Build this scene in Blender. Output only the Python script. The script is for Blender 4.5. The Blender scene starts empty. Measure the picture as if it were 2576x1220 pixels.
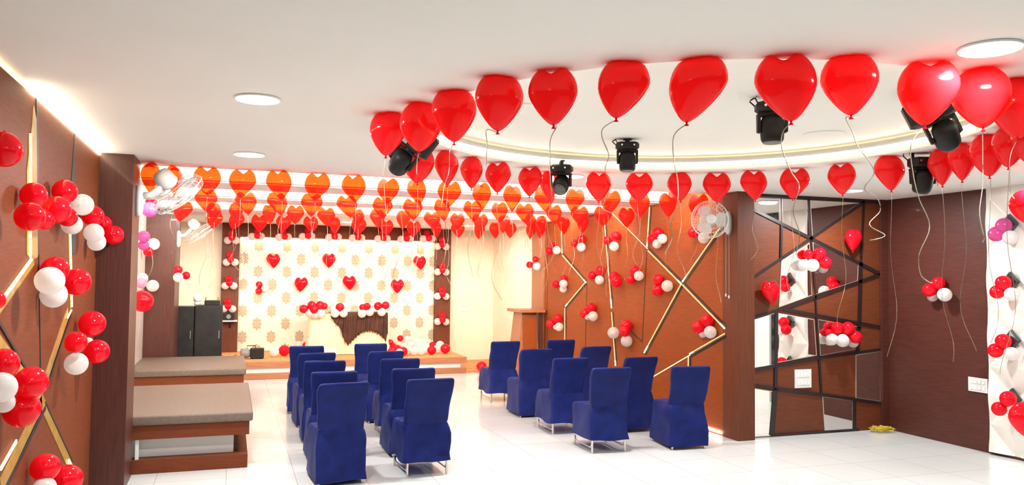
import bpy, bmesh, math, random
from math import sin, cos, pi, radians, sqrt, atan2, hypot
from mathutils import Vector, Matrix, noise

# ------------------------------------------------------------------ camera
W, HH, F = 2576, 1220, 2008.5
YAW, PITCH, ROLL, CAMH = 0.3373, 0.0438, 0.01055, 1.85
CAM = Vector((0, 0, CAMH))
_f = Vector((sin(YAW)*cos(PITCH), cos(YAW)*cos(PITCH), sin(PITCH)))
_r = Vector((cos(YAW), -sin(YAW), 0)); _u = _r.cross(_f)
RT = _r*cos(ROLL)+_u*sin(ROLL); UP = _u*cos(ROLL)-_r*sin(ROLL)
scene = bpy.context.scene
cd = bpy.data.cameras.new('camera'); cam = bpy.data.objects.new('camera', cd)
scene.collection.objects.link(cam); scene.camera = cam
cd.sensor_fit = 'HORIZONTAL'; cd.sensor_width = 36; cd.lens = F*36/W; cd.clip_start = .05; cd.clip_end = 100
cam.matrix_world = Matrix(((RT.x, UP.x, -_f.x, CAM.x), (RT.y, UP.y, -_f.y, CAM.y), (RT.z, UP.z, -_f.z, CAM.z), (0, 0, 0, 1)))
scene.view_settings.view_transform = 'Standard'; scene.view_settings.look = 'None'
scene.view_settings.gamma = 1; scene.view_settings.use_curve_mapping = False
scene.view_settings.exposure = 0.70
scene.cycles.max_bounces = 8; scene.cycles.transparent_max_bounces = 24; scene.cycles.diffuse_bounces = 4
scene.cycles.glossy_bounces = 4; scene.cycles.caustics_reflective = False; scene.cycles.caustics_refractive = False
scene.cycles.sample_clamp_indirect = 6
wd = bpy.data.worlds.new('world'); scene.world = wd; wd.use_nodes = True
wd.node_tree.nodes['Background'].inputs[0].default_value = (1, .9, .8, 1)
wd.node_tree.nodes['Background'].inputs[1].default_value = .3

ZC = 2.88            # main ceiling
XR = 5.53            # patterned right wall
def light(name, kind, loc, energy, col, size=.2, size_y=None, rot=(0, 0, 0), spot=None):
    l = bpy.data.lights.new(name, kind); l.energy = energy; l.color = col
    if kind == 'AREA':
        l.shape = 'RECTANGLE' if size_y else 'DISK'; l.size = size
        if size_y: l.size_y = size_y
        if spot: l.spread = spot
    o = bpy.data.objects.new(name, l); o.location = loc; o.rotation_euler = rot
    scene.collection.objects.link(o); return o
WARM = (1, .84, .64); NEUT = (.97, .99, 1)
DL = [(0.12, 4.85), (0.12, 7.13), (3.2, 7.35), (3.11, 2.57), (6.6, 7.23), (2.03, 15.3), (4.4, 15.3), (-0.3, 15.3),
      (0.12, 2.4), (0.12, 0.0), (3.1, 0.0), (6.6, 4.9), (6.6, 2.4), (6.6, 0.0), (0.8, -2.2), (5.0, -2.2)]  # this row: unseen downlights, added along the grid as general fill light
for i, (x, y) in enumerate(DL):
    light('downlight_lamp', 'AREA', (x, y, ZC-.03), (9 if y < 2.5 else 24 if y < 3 else 40) if y < 12 else 14, NEUT, .2, rot=(0, 0, 0))
# hidden LED strips inside the trays of the far ceiling (they stand behind each near edge and face the far side)
for y in (8.30, 10.36, 12.22):
    light('tray_led', 'AREA', (2.13, y+.03, ZC+.05), 150, (1, .92, .80), 6.6, .03, rot=(radians(115), 0, 0))
# strips behind the three sides of the stage frame, shining on the wallpaper
light('frame_led', 'AREA', (2.14, 16.87, 2.60), 13, (1, .86, .62), 3.9, .03, rot=(radians(12), 0, 0))
light('frame_led', 'AREA', (.17, 16.87, 1.46), 7, (1, .84, .56), .03, 2.2, rot=(0, radians(-78), 0))
light('frame_led', 'AREA', (4.13, 16.87, 1.46), 7, (1, .84, .56), .03, 2.2, rot=(0, radians(78), 0))

light('cove_led', 'AREA', (-1.06, 6.2, 2.80), 2.5, (1, .88, .68), .03, 2.6, rot=(0, radians(-140), 0))

# ------------------------------------------------------------------ helpers
def ray(x, y): return RT*((x-W/2)/F)+UP*((HH/2-y)/F)+_f
def at(x, y, X=None, Y=None, Z=None):
    """the point of the place seen at x, y of the photo on the plane X=, Y= or Z="""
    d = ray(x, y)
    if X is not None: t = (X-CAM.x)/d.x
    elif Y is not None: t = (Y-CAM.y)/d.y
    else: t = (Z-CAM.z)/d.z
    return CAM+d*t
def depth(p): return (Vector(p)-CAM).dot(_f)
R = random.Random(7)
col = scene.collection
class MB:
    def __init__(s): s.b = bmesh.new()
    def box(s, x0, x1, y0, y1, z0, z1, bev=0):
        v = [s.b.verts.new((x, y, z)) for z in (z0, z1) for y in (y0, y1) for x in (x0, x1)]
        fs = [s.b.faces.new([v[i] for i in q]) for q in ((0, 2, 3, 1), (4, 5, 7, 6), (0, 1, 5, 4), (2, 6, 7, 3), (0, 4, 6, 2), (1, 3, 7, 5))]
        if bev:
            es = list({e for f_ in fs for e in f_.edges})
            bmesh.ops.bevel(s.b, geom=es, offset=bev, segments=3, profile=.5, affect='EDGES')
        return s
    def tube(s, pts, r, n=8, cap=True):
        pts = [Vector(p) for p in pts]; rings = []
        rr = r if isinstance(r, (list, tuple)) else [r]*len(pts)
        up = Vector((0, 0, 1))
        for i, p in enumerate(pts):
            t = (pts[min(i+1, len(pts)-1)]-pts[max(i-1, 0)]).normalized()
            a = t.cross(up)
            if a.length < 1e-3: a = t.cross(Vector((1, 0, 0)))
            a.normalize(); b = t.cross(a)
            rings.append([s.b.verts.new(p+a*rr[i]*cos(2*pi*k/n)+b*rr[i]*sin(2*pi*k/n)) for k in range(n)])
        for A, B in zip(rings, rings[1:]):
            for k in range(n): s.b.faces.new((A[k], A[(k+1) % n], B[(k+1) % n], B[k]))
        if cap: s.b.faces.new(rings[0][::-1]); s.b.faces.new(rings[-1])
        return s
    def lathe(s, prof, n=24, M=None, cap=True):
        M = M or Matrix(); rings = []
        for r, z in prof: rings.append([s.b.verts.new(M @ Vector((r*cos(2*pi*k/n), r*sin(2*pi*k/n), z))) for k in range(n)])
        for A, B in zip(rings, rings[1:]):
            for k in range(n): s.b.faces.new((A[k], A[(k+1) % n], B[(k+1) % n], B[k]))
        if cap: s.b.faces.new(rings[0][::-1]); s.b.faces.new(rings[-1])
        return s
    def prism(s, pts, off):
        off = Vector(off); A = [s.b.verts.new(p) for p in pts]; B = [s.b.verts.new(Vector(p)+off) for p in pts]; n = len(pts)
        s.b.faces.new(A[::-1]); s.b.faces.new(B)
        for k in range(n): s.b.faces.new((A[k], A[(k+1) % n], B[(k+1) % n], B[k]))
        return s
    def loft(s, rings, cap0=True, cap1=True):
        rv = [[s.b.verts.new(p) for p in r] for r in rings]; n = len(rv[0])
        for A, B in zip(rv, rv[1:]):
            for k in range(n): s.b.faces.new((A[k], A[(k+1) % n], B[(k+1) % n], B[k]))
        if cap0: s.b.faces.new(rv[0][::-1])
        if cap1: s.b.faces.new(rv[-1])
        return s
    def torus(s, R_, r, z=0, n=32, m=6, M=None):
        M = M or Matrix(); rg = []
        for i in range(n):
            a = 2*pi*i/n
            rg.append([s.b.verts.new(M @ Vector(((R_+r*cos(2*pi*k/m))*cos(a), (R_+r*cos(2*pi*k/m))*sin(a), z+r*sin(2*pi*k/m)))) for k in range(m)])
        for i in range(n):
            A, B = rg[i], rg[(i+1) % n]
            for k in range(m): s.b.faces.new((A[k], A[(k+1) % m], B[(k+1) % m], B[k]))
        return s
    def mesh(s, name, mat, smooth=False):
        bmesh.ops.recalc_face_normals(s.b, faces=s.b.faces)
        me = bpy.data.meshes.new(name); s.b.to_mesh(me); s.b.free()
        if mat: me.materials.append(mat)
        if smooth:
            for p in me.polygons: p.use_smooth = True
        return me
    def build(s, name, mat, parent=None, smooth=False):
        o = bpy.data.objects.new(name, s.mesh(name, mat, smooth)); col.objects.link(o)
        if parent: o.parent = parent
        return o
def link(name, me, parent=None, loc=(0, 0, 0), rot=(0, 0, 0), sc=1):
    o = bpy.data.objects.new(name, me); col.objects.link(o)
    o.location = loc; o.rotation_euler = rot; o.scale = (sc, sc, sc) if not isinstance(sc, tuple) else sc
    if parent: o.parent = parent
    return o
def tag(o, label=None, cat=None, group=None, kind=None):
    if label: o['label'] = label
    if cat: o['category'] = cat
    if group: o['group'] = group
    if kind: o['kind'] = kind
    return o
def thing(name, label, cat, loc=(0, 0, 0), rz=0, group=None):
    o = bpy.data.objects.new(name, None); o.empty_display_size = .1; col.objects.link(o)
    o.location = loc; o.rotation_euler = (0, 0, rz); return tag(o, label, cat, group)
def struct(o): return tag(o, kind='structure')
def add_world(parent, child):
    """parent a part whose mesh is in world coordinates"""
    L = Matrix.LocRotScale(parent.location, parent.rotation_euler, parent.scale)
    child.parent = parent; child.matrix_parent_inverse = L.inverted(); return child
ORD = ['first', 'second', 'third', 'fourth', 'fifth', 'sixth', 'seventh', 'eighth', 'ninth', 'tenth', 'eleventh', 'twelfth',
       'thirteenth', 'fourteenth', 'fifteenth', 'sixteenth', 'seventeenth', 'eighteenth', 'nineteenth', 'twentieth']

# ------------------------------------------------------------------ materials
def mat(name, color, rough=.5, metal=0, spec=.5, coat=0, emit=None, es=0):
    m = bpy.data.materials.new(name); m.use_nodes = True; b = m.node_tree.nodes['Principled BSDF']
    b.inputs['Base Color'].default_value = (*color, 1); b.inputs['Roughness'].default_value = rough
    b.inputs['Metallic'].default_value = metal; b.inputs['Specular IOR Level'].default_value = spec
    b.inputs['Coat Weight'].default_value = coat
    if emit: b.inputs['Emission Color'].default_value = (*emit, 1); b.inputs['Emission Strength'].default_value = es
    return m
def nodes(m): return m.node_tree.nodes, m.node_tree.links, m.node_tree.nodes['Principled BSDF']
def mottled(name, c1, c2, scale=(1, 1, 1), nscale=4, rough=.5, coat=0, spec=.5, bump=0, detail=4, coord='Object', lo=.35, hi=.65):
    m = mat(name, c1, rough, 0, spec, coat); N, L, b = nodes(m)
    tc = N.new('ShaderNodeTexCoord'); mp = N.new('ShaderNodeMapping'); mp.inputs['Scale'].default_value = scale
    nz = N.new('ShaderNodeTexNoise'); nz.inputs['Scale'].default_value = nscale; nz.inputs['Detail'].default_value = detail
    cr = N.new('ShaderNodeValToRGB'); cr.color_ramp.elements[0].color = (*c1, 1); cr.color_ramp.elements[1].color = (*c2, 1)
    cr.color_ramp.elements[0].position = lo; cr.color_ramp.elements[1].position = hi
    L.new(tc.outputs[coord], mp.inputs[0]); L.new(mp.outputs[0], nz.inputs['Vector']); L.new(nz.outputs['Fac'], cr.inputs[0]); L.new(cr.outputs[0], b.inputs['Base Color'])
    if bump:
        bp = N.new('ShaderNodeBump'); bp.inputs['Strength'].default_value = bump; bp.inputs['Distance'].default_value = .01
        L.new(nz.outputs['Fac'], bp.inputs['Height']); L.new(bp.outputs[0], b.inputs['Normal'])
    return m
M = {}
M['ceiling'] = mottled('ceiling_paint', (.845, .855, .80), (.865, .875, .82), nscale=1.5, rough=.7)
M['recess'] = mottled('recess_paint', (.86, .86, .80), (.88, .88, .82), nscale=1.5, rough=.7)
M['white_beam'] = mat('tray_paint', (.80, .79, .77), .6)
M['wood'] = mottled('veneer_horizontal_grain', (.215, .045, .008), (.28, .062, .012), (3, 3, 60), 2.2, .5, 0, spec=.22, detail=6)
M['wood_v'] = mottled('veneer_vertical_grain', (.053, .0145, .010), (.082, .023, .015), (40, 40, 1.6), 2.2, .42, .05, spec=.35, detail=6)
M['wood_dark'] = mottled('dark_veneer', (.064, .017, .011), (.092, .025, .017), (3, 3, 60), 2.2, .45, .03, spec=.35, detail=6)
M['wood_col'] = mottled('column_veneer', (.10, .027, .010), (.14, .038, .015), (40, 40, 1.6), 2.2, .48, 0, spec=.25, detail=6)
M['wood_left'] = mottled('left_wall_veneer', (.135, .032, .011), (.175, .044, .016), (3, 3, 60), 2.2, .55, 0, spec=.15, detail=6)
M['wood_mid'] = mottled('mid_veneer_horizontal_grain', (.115, .029, .010), (.155, .040, .014), (3, 3, 60), 2.2, .45, .03, spec=.3, detail=6)
M['wood_light'] = mottled('stage_veneer', (.30, .115, .048), (.38, .155, .07), (1.6, 40, 40), 2, .4, .15, detail=6)
M['cream'] = mottled('cream_wall_paint', (.82, .70, .52), (.85, .74, .57), nscale=2, rough=.65)
M['marble'] = mottled('white_marble', (.72, .70, .66), (.84, .82, .78), nscale=3, rough=.25, detail=8)
M['black_marble'] = mottled('black_marble', (.015, .016, .015), (.06, .06, .055), nscale=9, rough=.2, detail=8)
M['gap'] = mat('black_groove', (.012, .010, .010), .5)
M['bar'] = mat('black_bar', (.018, .010, .010), .35)
M['brass'] = mottled('gold_laminate', (.33, .18, .03), (.42, .26, .055), nscale=12, rough=.35)
M['led'] = mat('warm_led', (1, .8, .5), .5, emit=(1, .62, .24), es=1.2)
M['led_end'] = mat('bright_led_end', (1, .8, .5), .5, emit=(1, .78, .45), es=5)
M['led_white'] = mat('white_led', (1, .9, .7), .5, emit=(1, .86, .62), es=12)
M['led_soft'] = mat('soft_led', (1, .8, .5), .5, emit=(1, .68, .32), es=1.4)
M['lamp'] = mat('lamp_glow', (1, 1, 1), .5, emit=(1, .97, .95), es=14)
M['mirror'] = mat('mirror_glass', (.88, .86, .82), .015, 1)
M['bevel_glass'] = mat('mirror_bevel', (.75, .70, .62), .2, .6)
M['steel'] = mat('chrome_steel', (.72, .70, .66), .22, 1)
M['black'] = mottled('black_plastic', (.008, .008, .008), (.018, .017, .016), nscale=6, rough=.5, spec=.25)
M['grey'] = mat('grey_plastic', (.20, .20, .19), .5)
M['honey'] = mottled('honeycomb_lens', (.02, .02, .02), (.16, .16, .15), nscale=90, rough=.3, detail=1)
M['display'] = mat('display_screen', (.22, .32, .28), .2, emit=(.4, .6, .5), es=.15)
M['white_plastic'] = mat('white_plastic', (.74, .74, .70), .3)
M['fan_plastic'] = mat('fan_housing', (.66, .68, .64), .3)
M['blue'] = mottled('blue_chair_fabric', (.004, .009, .078), (.006, .014, .118), (1, 1, 1), 9, .55, bump=.25, detail=6)
M['blue'].node_tree.nodes['Principled BSDF'].inputs['Specular IOR Level'].default_value = .15
M['blue'].node_tree.nodes['Principled BSDF'].inputs['Sheen Weight'].default_value = .04
M['blue'].node_tree.nodes['Principled BSDF'].inputs['Sheen Tint'].default_value = (.25, .4, 1, 1)
M['cushion'] = mottled('taupe_leatherette', (.130, .092, .068), (.162, .117, .088), nscale=30, rough=.55, bump=.1)
M['white_leather'] = mat('white_leatherette', (.82, .79, .72), .32)
M['gloss_white'] = mat('gloss_white_laminate', (.80, .82, .78), .2)
M['skirt'] = mat('ivory_satin', (.86, .74, .50), .5)
M['brown_cloth'] = mottled('brown_satin', (.045, .015, .008), (.075, .027, .014), nscale=6, rough=.6, spec=.2)
M['carpet'] = mottled('orange_brown_carpet', (.42, .15, .045), (.78, .36, .13), nscale=22, rough=.9, detail=5)
M['wire'] = mat('yellow_wire', (.75, .55, .03), .4)
M['ribbon'] = mat('gold_foil_ribbon', (.42, .41, .30), .3, .8)
M['string'] = mat('thin_string', (.5, .42, .32), .5)

def balloon_mat(name, c, tr, tcol, rough=.12):
    m = bpy.data.materials.new(name); m.use_nodes = True; N = m.node_tree.nodes; L = m.node_tree.links
    b = N['Principled BSDF']; out = N['Material Output']
    b.inputs['Base Color'].default_value = (*c, 1); b.inputs['Roughness'].default_value = rough; b.inputs['Specular IOR Level'].default_value = .5
    tl = N.new('ShaderNodeBsdfTranslucent'); tl.inputs[0].default_value = (*c, 1)
    tp = N.new('ShaderNodeBsdfTransparent'); tp.inputs[0].default_value = (*tcol, 1)
    m1 = N.new('ShaderNodeMixShader'); m1.inputs[0].default_value = .5
    m2 = N.new('ShaderNodeMixShader'); m2.inputs[0].default_value = tr
    L.new(b.outputs[0], m1.inputs[1]); L.new(tl.outputs[0], m1.inputs[2])
    L.new(m1.outputs[0], m2.inputs[1]); L.new(tp.outputs[0], m2.inputs[2]); L.new(m2.outputs[0], out.inputs['Surface'])
    return m
M['red_clear'] = balloon_mat('clear_red_latex', (1, .018, .026), .50, (1, .42, .10))
M['red_near'] = balloon_mat('bright_red_latex', (1, .022, .030), .14, (1, .25, .12))
M['red'] = balloon_mat('red_latex', (.90, .010, .032), .05, (1, .2, .1))
M['white'] = balloon_mat('white_latex', (.90, .88, .85), .04, (1, 1, 1), .25)
M['pink'] = balloon_mat('magenta_latex', (.80, .13, .42), .05, (1, .5, .8), .25)
M['lilac'] = balloon_mat('lilac_latex', (.80, .48, .66), .05, (1, .5, .8), .25)

# tiled floor
m = M['floor'] = mat('white_floor_tiles', (.8, .8, .76), .16, 0, .5); N, L, b = nodes(m)
tc = N.new('ShaderNodeTexCoord'); br = N.new('ShaderNodeTexBrick'); br.offset = 0; br.squash = 1
br.inputs['Scale'].default_value = 1; br.inputs['Brick Width'].default_value = .6; br.inputs['Row Height'].default_value = .6
br.inputs['Mortar Size'].default_value = .003; br.inputs['Mortar Smooth'].default_value = .2
br.inputs['Color1'].default_value = (.70, .725, .71, 1); br.inputs['Color2'].default_value = (.725, .75, .735, 1); br.inputs['Mortar'].default_value = (.42, .41, .37, 1)
L.new(tc.outputs['Object'], br.inputs['Vector']); L.new(br.outputs['Color'], b.inputs['Base Color'])
# transparent fan blade plastic
m = M['blade'] = mat('fan_blade_plastic', (.75, .72, .70), .2); N, L, b = nodes(m)
b.inputs['Alpha'].default_value = .75
# damask wallpaper: gold medallions staggered on cream (object coordinates, metres)
m = M['damask'] = mat('damask_wallpaper', (.9, .8, .6), .55); N, L, b = nodes(m)
def mth(op, a, c=None, d=None):
    n = N.new('ShaderNodeMath'); n.operation = op
    for i, v in enumerate((a, c, d)):
        if v is None: continue
        if isinstance(v, (int, float)): n.inputs[i].default_value = v
        else: L.new(v, n.inputs[i])
    return n.outputs[0]
tc = N.new('ShaderNodeTexCoord'); sp = N.new('ShaderNodeSeparateXYZ'); L.new(tc.outputs['Object'], sp.inputs[0])
def medallion(ox, oz):
    u = mth('SUBTRACT', mth('FLOORED_MODULO', mth('ADD', sp.outputs['X'], .278-ox), .556), .278)
    v = mth('SUBTRACT', mth('FLOORED_MODULO', mth('ADD', sp.outputs['Z'], .263-oz), .526), .263)
    au, av = mth('DIVIDE', u, .112), mth('DIVIDE', v, .148)
    r = mth('SQRT', mth('ADD', mth('MULTIPLY', au, au), mth('MULTIPLY', av, av)))
    th = mth('ARCTAN2', au, av)
    edge = mth('ADD', .80, mth('ADD', mth('MULTIPLY', mth('COSINE', mth('MULTIPLY', th, 8)), .08), mth('MULTIPLY', mth('COSINE', mth('MULTIPLY', th, 18)), .06)))
    ins = mth('LESS_THAN', r, edge)
    ringp = mth('SINE', mth('ADD', mth('MULTIPLY', r, 17), mth('MULTIPLY', mth('COSINE', mth('MULTIPLY', th, 6)), 2.2)))
    return mth('MULTIPLY', ins, mth('MULTIPLY_ADD', ringp, .28, .68))
p0 = at(651, 618, Y=16.93)
f1 = mth('MAXIMUM', medallion(p0.x, p0.z), medallion(p0.x+.278, p0.z+.263))
mx = N.new('ShaderNodeMix'); mx.data_type = 'RGBA'; mx.inputs[6].default_value = (.74, .665, .54, 1); mx.inputs[7].default_value = (.27, .18, .065, 1)
L.new(f1, mx.inputs[0]); L.new(mx.outputs[2], b.inputs['Base Color'])

# ------------------------------------------------------------------ the setting
struct(MB().box(-1.6, 8.1, -3.6, 17.2, -.1, 0).build('floor', M['floor']))
# main ceiling with a round opening
CX, CY, CR = 3.05, 4.87, 1.93
def ceiling_ring():
    mb = MB(); bm = mb.b; x0, x1, y0, y1 = -1.4, 8.1, -3.6, 8.28
    angs = sorted([2*pi*i/96 for i in range(96)] + [atan2(y-CY, x-CX) % (2*pi) for x in (x0, x1) for y in (y0, y1)])
    def edge(a):
        c, s = cos(a), sin(a); t = 1e9
        if c > 1e-9: t = min(t, (x1-CX)/c)
        if c < -1e-9: t = min(t, (x0-CX)/c)
        if s > 1e-9: t = min(t, (y1-CY)/s)
        if s < -1e-9: t = min(t, (y0-CY)/s)
        return CX+c*t, CY+s*t
    for z in (ZC, 3.06):
        I = [bm.verts.new((CX+CR*cos(a), CY+CR*sin(a), z)) for a in angs]; O = [bm.verts.new((*edge(a), z)) for a in angs]
        n = len(angs)
        for k in range(n): bm.faces.new((I[k], I[(k+1) % n], O[(k+1) % n], O[k]))
        if z == ZC: I0, O0 = I, O
    for k in range(n):
        bm.faces.new((I0[k], I0[(k+1) % n], I[(k+1) % n], I[k])); bm.faces.new((O0[k], O0[(k+1) % n], O[(k+1) % n], O[k]))
    return mb
ceil = struct(ceiling_ring().build('ceiling', M['ceiling']))
rc = struct(MB().lathe([(CR-.002, ZC+.13), (CR-.002, ZC+.17)], 96, Matrix.Translation((CX, CY, 0))).build('ceiling_recess', M['recess']))
mo = MB().torus(CR-.012, .016, ZC+.082, 128, 8, Matrix.Translation((CX, CY, 0))).torus(CR-.004, .016, ZC+.098, 128, 8, Matrix.Translation((CX, CY, 0)))
mo.build('moulding', M['white_plastic'], rc, True)
MB().torus(CR-.004, .007, ZC+.056, 128, 6, Matrix.Translation((CX, CY, 0))).build('led_strip', M['led_white'], rc, True)
MB().torus(CR-.002, .0035, ZC+.122, 128, 6, Matrix.Translation((CX, CY, 0))).build('led_strip', M['led'], rc, True)
# far ceiling: beams and lit trays
fc = MB().box(-1.4, XR+.2, 8.28, 17.2, 3.06, 3.1)
fc = struct(fc.build('ceiling_far', M['white_beam']))
for y0, y1 in ((9.42, 10.34), (11.27, 12.20), (13.28, 17.2)):
    bb = MB().box(-1.4, XR+.2, y0, y1, ZC+.012, 3.06)
    bb.box(-1.4, XR+.2, y0+.10, y1-.10, ZC, ZC+.012)
    bb.build('beam', M['white_beam'], fc)
struct(MB().box(-1.45, -1.09, -3.6, 7.58, 0, ZC-.025).build('wall_left', M['wood_left']))
wl = bpy.data.objects['wall_left']
struct(MB().box(-1.45, -1.29, 7.58, 17.1, 0, 3.06).build('wall_left_far', M['marble']))
struct(MB().box(-1.45, XR+.2, 17.0, 17.15, 0, 3.06).build('wall_back', M['cream']))
wr = struct(MB().box(XR, XR+.2, 8.16, 13.9, 0, 3.06).build('wall_right', M['wood']))
struct(MB().box(XR, XR+.2, 14.5, 17.0, 0, 3.06).build('wall_right_far', M['cream']))
tag(MB().box(XR-.03, XR+.2, 13.9, 14.5, 0, 3.06).build('pilaster', M['wood_light']), 'brown pilaster at the end of the gold-lined wall behind the lectern', 'pilaster', kind='structure')  # lighter veneer puts the stage light on this face into its colour
tag(MB().box(-1.3, -.82, 7.58, 8.12, 0, ZC).build('column', M['wood_v']), 'tall dark brown square column beside the padded benches, nearest the camera', 'column', kind='structure')
tag(MB().box(-1.3, -.85, 13.82, 15.02, 0, ZC+.012).build('column', M['wood_v']), 'brown column behind the far padded bench, beside the black cabinets', 'column', kind='structure')
tag(MB().box(XR-.0, 5.76, 7.86, 8.16, 0, ZC).build('column', M['wood_col']), 'brown square column between the gold-lined wall and the mirrored wall', 'column', kind='structure')
MYW = 7.98
wm = struct(MB().box(5.76, 8.1, MYW, MYW+.15, 0, ZC).build('wall_mirror', M['wood_mid']))
struct(MB().box(7.71, 7.81, MYW-.05, MYW, 0, ZC).build('trim_1', M['wood_dark']))
wx = struct(MB().box(7.81, 8.05, -3.6, MYW, 0, ZC).build('wall_side', M['wood_dark']))
struct(MB().box(-1.45, 8.1, -3.75, -3.6, 0, ZC).build('wall_rear', M['wood']))

def bar_on(p0, p1, w, axis, lift, thick, mb=None, side=0):
    """flat bar between two wall points; axis = wall normal, side shifts it across its length"""
    mb = mb or MB(); p0, p1 = Vector(p0), Vector(p1); n = Vector(axis)
    t = (p1-p0).normalized(); c = t.cross(n).normalized()
    a = [p0+c*(side-w/2)+n*lift, p1+c*(side-w/2)+n*lift, p1+c*(side+w/2)+n*lift, p0+c*(side+w/2)+n*lift]
    mb.prism(a, n*thick); return mb
# --- gold-lined pattern of the right wall
NX = Vector((-1, 0, 0))
def rw(x, y): return at(x, y, X=XR)
def down(p, z=0.02): return Vector((p.x, p.y, z))
lit = [((1414, 560), (1416, 637)), ((1416, 640), (1476, 709)), ((1475, 711), (1424, 772)), ((1423, 775), (1423, 890)),
       ((1522, 548), (1541, 775)), ((1541, 785), (1551, 920)), ((1632, 628), (1717, 713)), ((1637, 520), (1630, 624)),
       ((1815, 574), (1719, 711)), ((1716, 717), (1623, 889)), ((1719, 714), (1826, 824)), ((1826, 842), (1737, 893)), ((1735, 897), (1733, 1055))]
thin = [((1540, 536), (1630, 626)), ((1477, 713), (1471, 935)), ((1627, 632), (1616, 860)), ((1616, 860), (1583, 830)), ((1737, 893), (1640, 950)), ((1377, 600), (1377, 960))]
for p, q in lit:
    P, Q = rw(*p), rw(*q)
    bar_on(P, Q, .055, NX, .0, .004, side=-.006).build('groove', M['gap'], wr)
    bar_on(P, Q, .024, NX, .004, .004, side=.012).build('gold_band', M['brass'], wr)
    bar_on(P, Q, .005, NX, .008, .006, side=.018).build('led_strip', M['led'], wr)
    bar_on(Q+(P-Q)*.10, Q, .014, NX, .008, .008, side=.014).build('led_strip', M['led_end'], wr)
for p, q in thin:
    bar_on(rw(*p), rw(*q), .014, NX, 0, .004).build('groove', M['gap'], wr)
bar_on(rw(1540, 536), rw(1630, 626), .008, NX, .004, .006).build('led_strip', M['led_soft'], wr)
bar_on(rw(1737, 893), rw(1640, 950), .010, NX, .004, .006).build('led_strip', M['led_soft'], wr)
bar_on((XR, 8.18, .04), (XR, 9.6, .04), .03, NX, .0, .012).build('led_strip', M['led_white'], wr)
# --- left wall pattern
PX_ = Vector((1, 0, 0)); XL = -1.09
def lw(x, y): return at(x, y, X=XL)
def left_line(p, q, w, lift, th, mt, name, side=0): bar_on(lw(*p), lw(*q), w, PX_, lift, th, side=side).build(name, mt, wl)
left_line((92, 246), (96, 640), .05, 0, .004, M['gap'], 'groove')
left_line((97, 640), (101, 925), .012, 0, .004, M['gap'], 'groove')
MB().prism([lw(84, 265), lw(90, 300), lw(94, 645), lw(80, 655), lw(66, 640), lw(66, 430)], (.004, 0, 0)).build('gold_band', M['brass'], wl)
left_line((72, 335), (72, 648), .018, .004, .010, M['led'], 'led_strip')
left_line((84, 652), (-30, 810), .07, .0, .004, M['brass'], 'gold_band')
left_line((74, 652), (-30, 795), .014, .004, .012, M['led'], 'led_strip')
MB().prism([lw(187, 335), lw(189, 640), lw(177, 640), lw(177, 470)], (.005, 0, 0)).build('groove', M['gap'], wl)
left_line((172, 560), (177, 775), .05, 0, .004, M['brass'], 'gold_band')
left_line((173, 590), (177, 772), .016, .005, .010, M['led'], 'led_strip')
left_line((170, 785), (110, 965), .085, 0, .004, M['brass'], 'gold_band'); left_line((178, 790), (120, 960), .02, .004, .004, M['gap'], 'groove')
left_line((175, 780), (165, 800), .012, .008, .008, M['led'], 'led_strip')
left_line((-20, 840), (104, 1010), .08, 0, .004, M['brass'], 'gold_band'); left_line((-20, 785), (62, 925), .02, .004, .004, M['gap'], 'groove')
left_line((104, 1010), (178, 1178), .085, 0, .004, M['brass'], 'gold_band'); left_line((112, 1012), (180, 1160), .012, .004, .004, M['gap'], 'groove')
left_line((104, 1010), (0, 1225), .09, 0, .004, M['brass'], 'gold_band'); left_line((112, 1025), (10, 1230), .03, .004, .004, M['gap'], 'groove')
left_line((168, 1160), (176, 1175), .03, .008, .008, M['led'], 'led_strip')
left_line((-5, 1180), (35, 1110), .02, .008, .008, M['led_soft'], 'led_strip')
MB().box(XL-.02, XL+.012, 5.0, 7.57, ZC-.022, ZC-.004).build('led_strip', M['led_white'], wl)
MB().box(XL-.02, XL+.006, 3.0, 5.0, ZC-.022, ZC-.008).build('led_strip', M['led_soft'], wl)
# --- mirrored wall
NY = Vector((0, -1, 0))
def mw(x, y): p = at(x, y, Y=MYW); p.x = max(5.77, min(p.x, 7.72)); p.z = max(.01, min(p.z, ZC-.005)); return p
mirrors = [[(1966, 497), (2031, 499), (2037, 596), (1968, 564)], [(2036, 500), (2168, 506), (2042, 595)], [(1890, 492), (1962, 496), (1962, 560), (1890, 527)],
           [(2043, 608), (2159, 664), (2157, 706), (2047, 742)], [(1965, 656), (2036, 611), (2042, 743), (1959, 773)],
           [(1895, 802), (1950, 786), (1946, 921), (1895, 926)], [(1956, 787), (2047, 803), (2054, 894), (1953, 913)],
           [(2056, 803), (2156, 821), (2153, 878), (2062, 895)], [(1895, 976), (1943, 984), (1938, 1100), (1895, 1102)],
           [(2068, 997), (2144, 1007), (2144, 1085), (2074, 1088)], [(2152, 892), (2214, 882), (2214, 1010), (2152, 1002)]]
for pl in mirrors:
    P = [mw(*p) for p in pl]; c = sum(P, Vector())/len(P)
    fr = MB().prism(P, NY*.006).build('mirror_frame', M['bevel_glass'], wm)
    MB().prism([c+(p-c)*.965+NY*.0062 for p in P], NY*.002).build('mirror', M['mirror'], fr)
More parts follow.
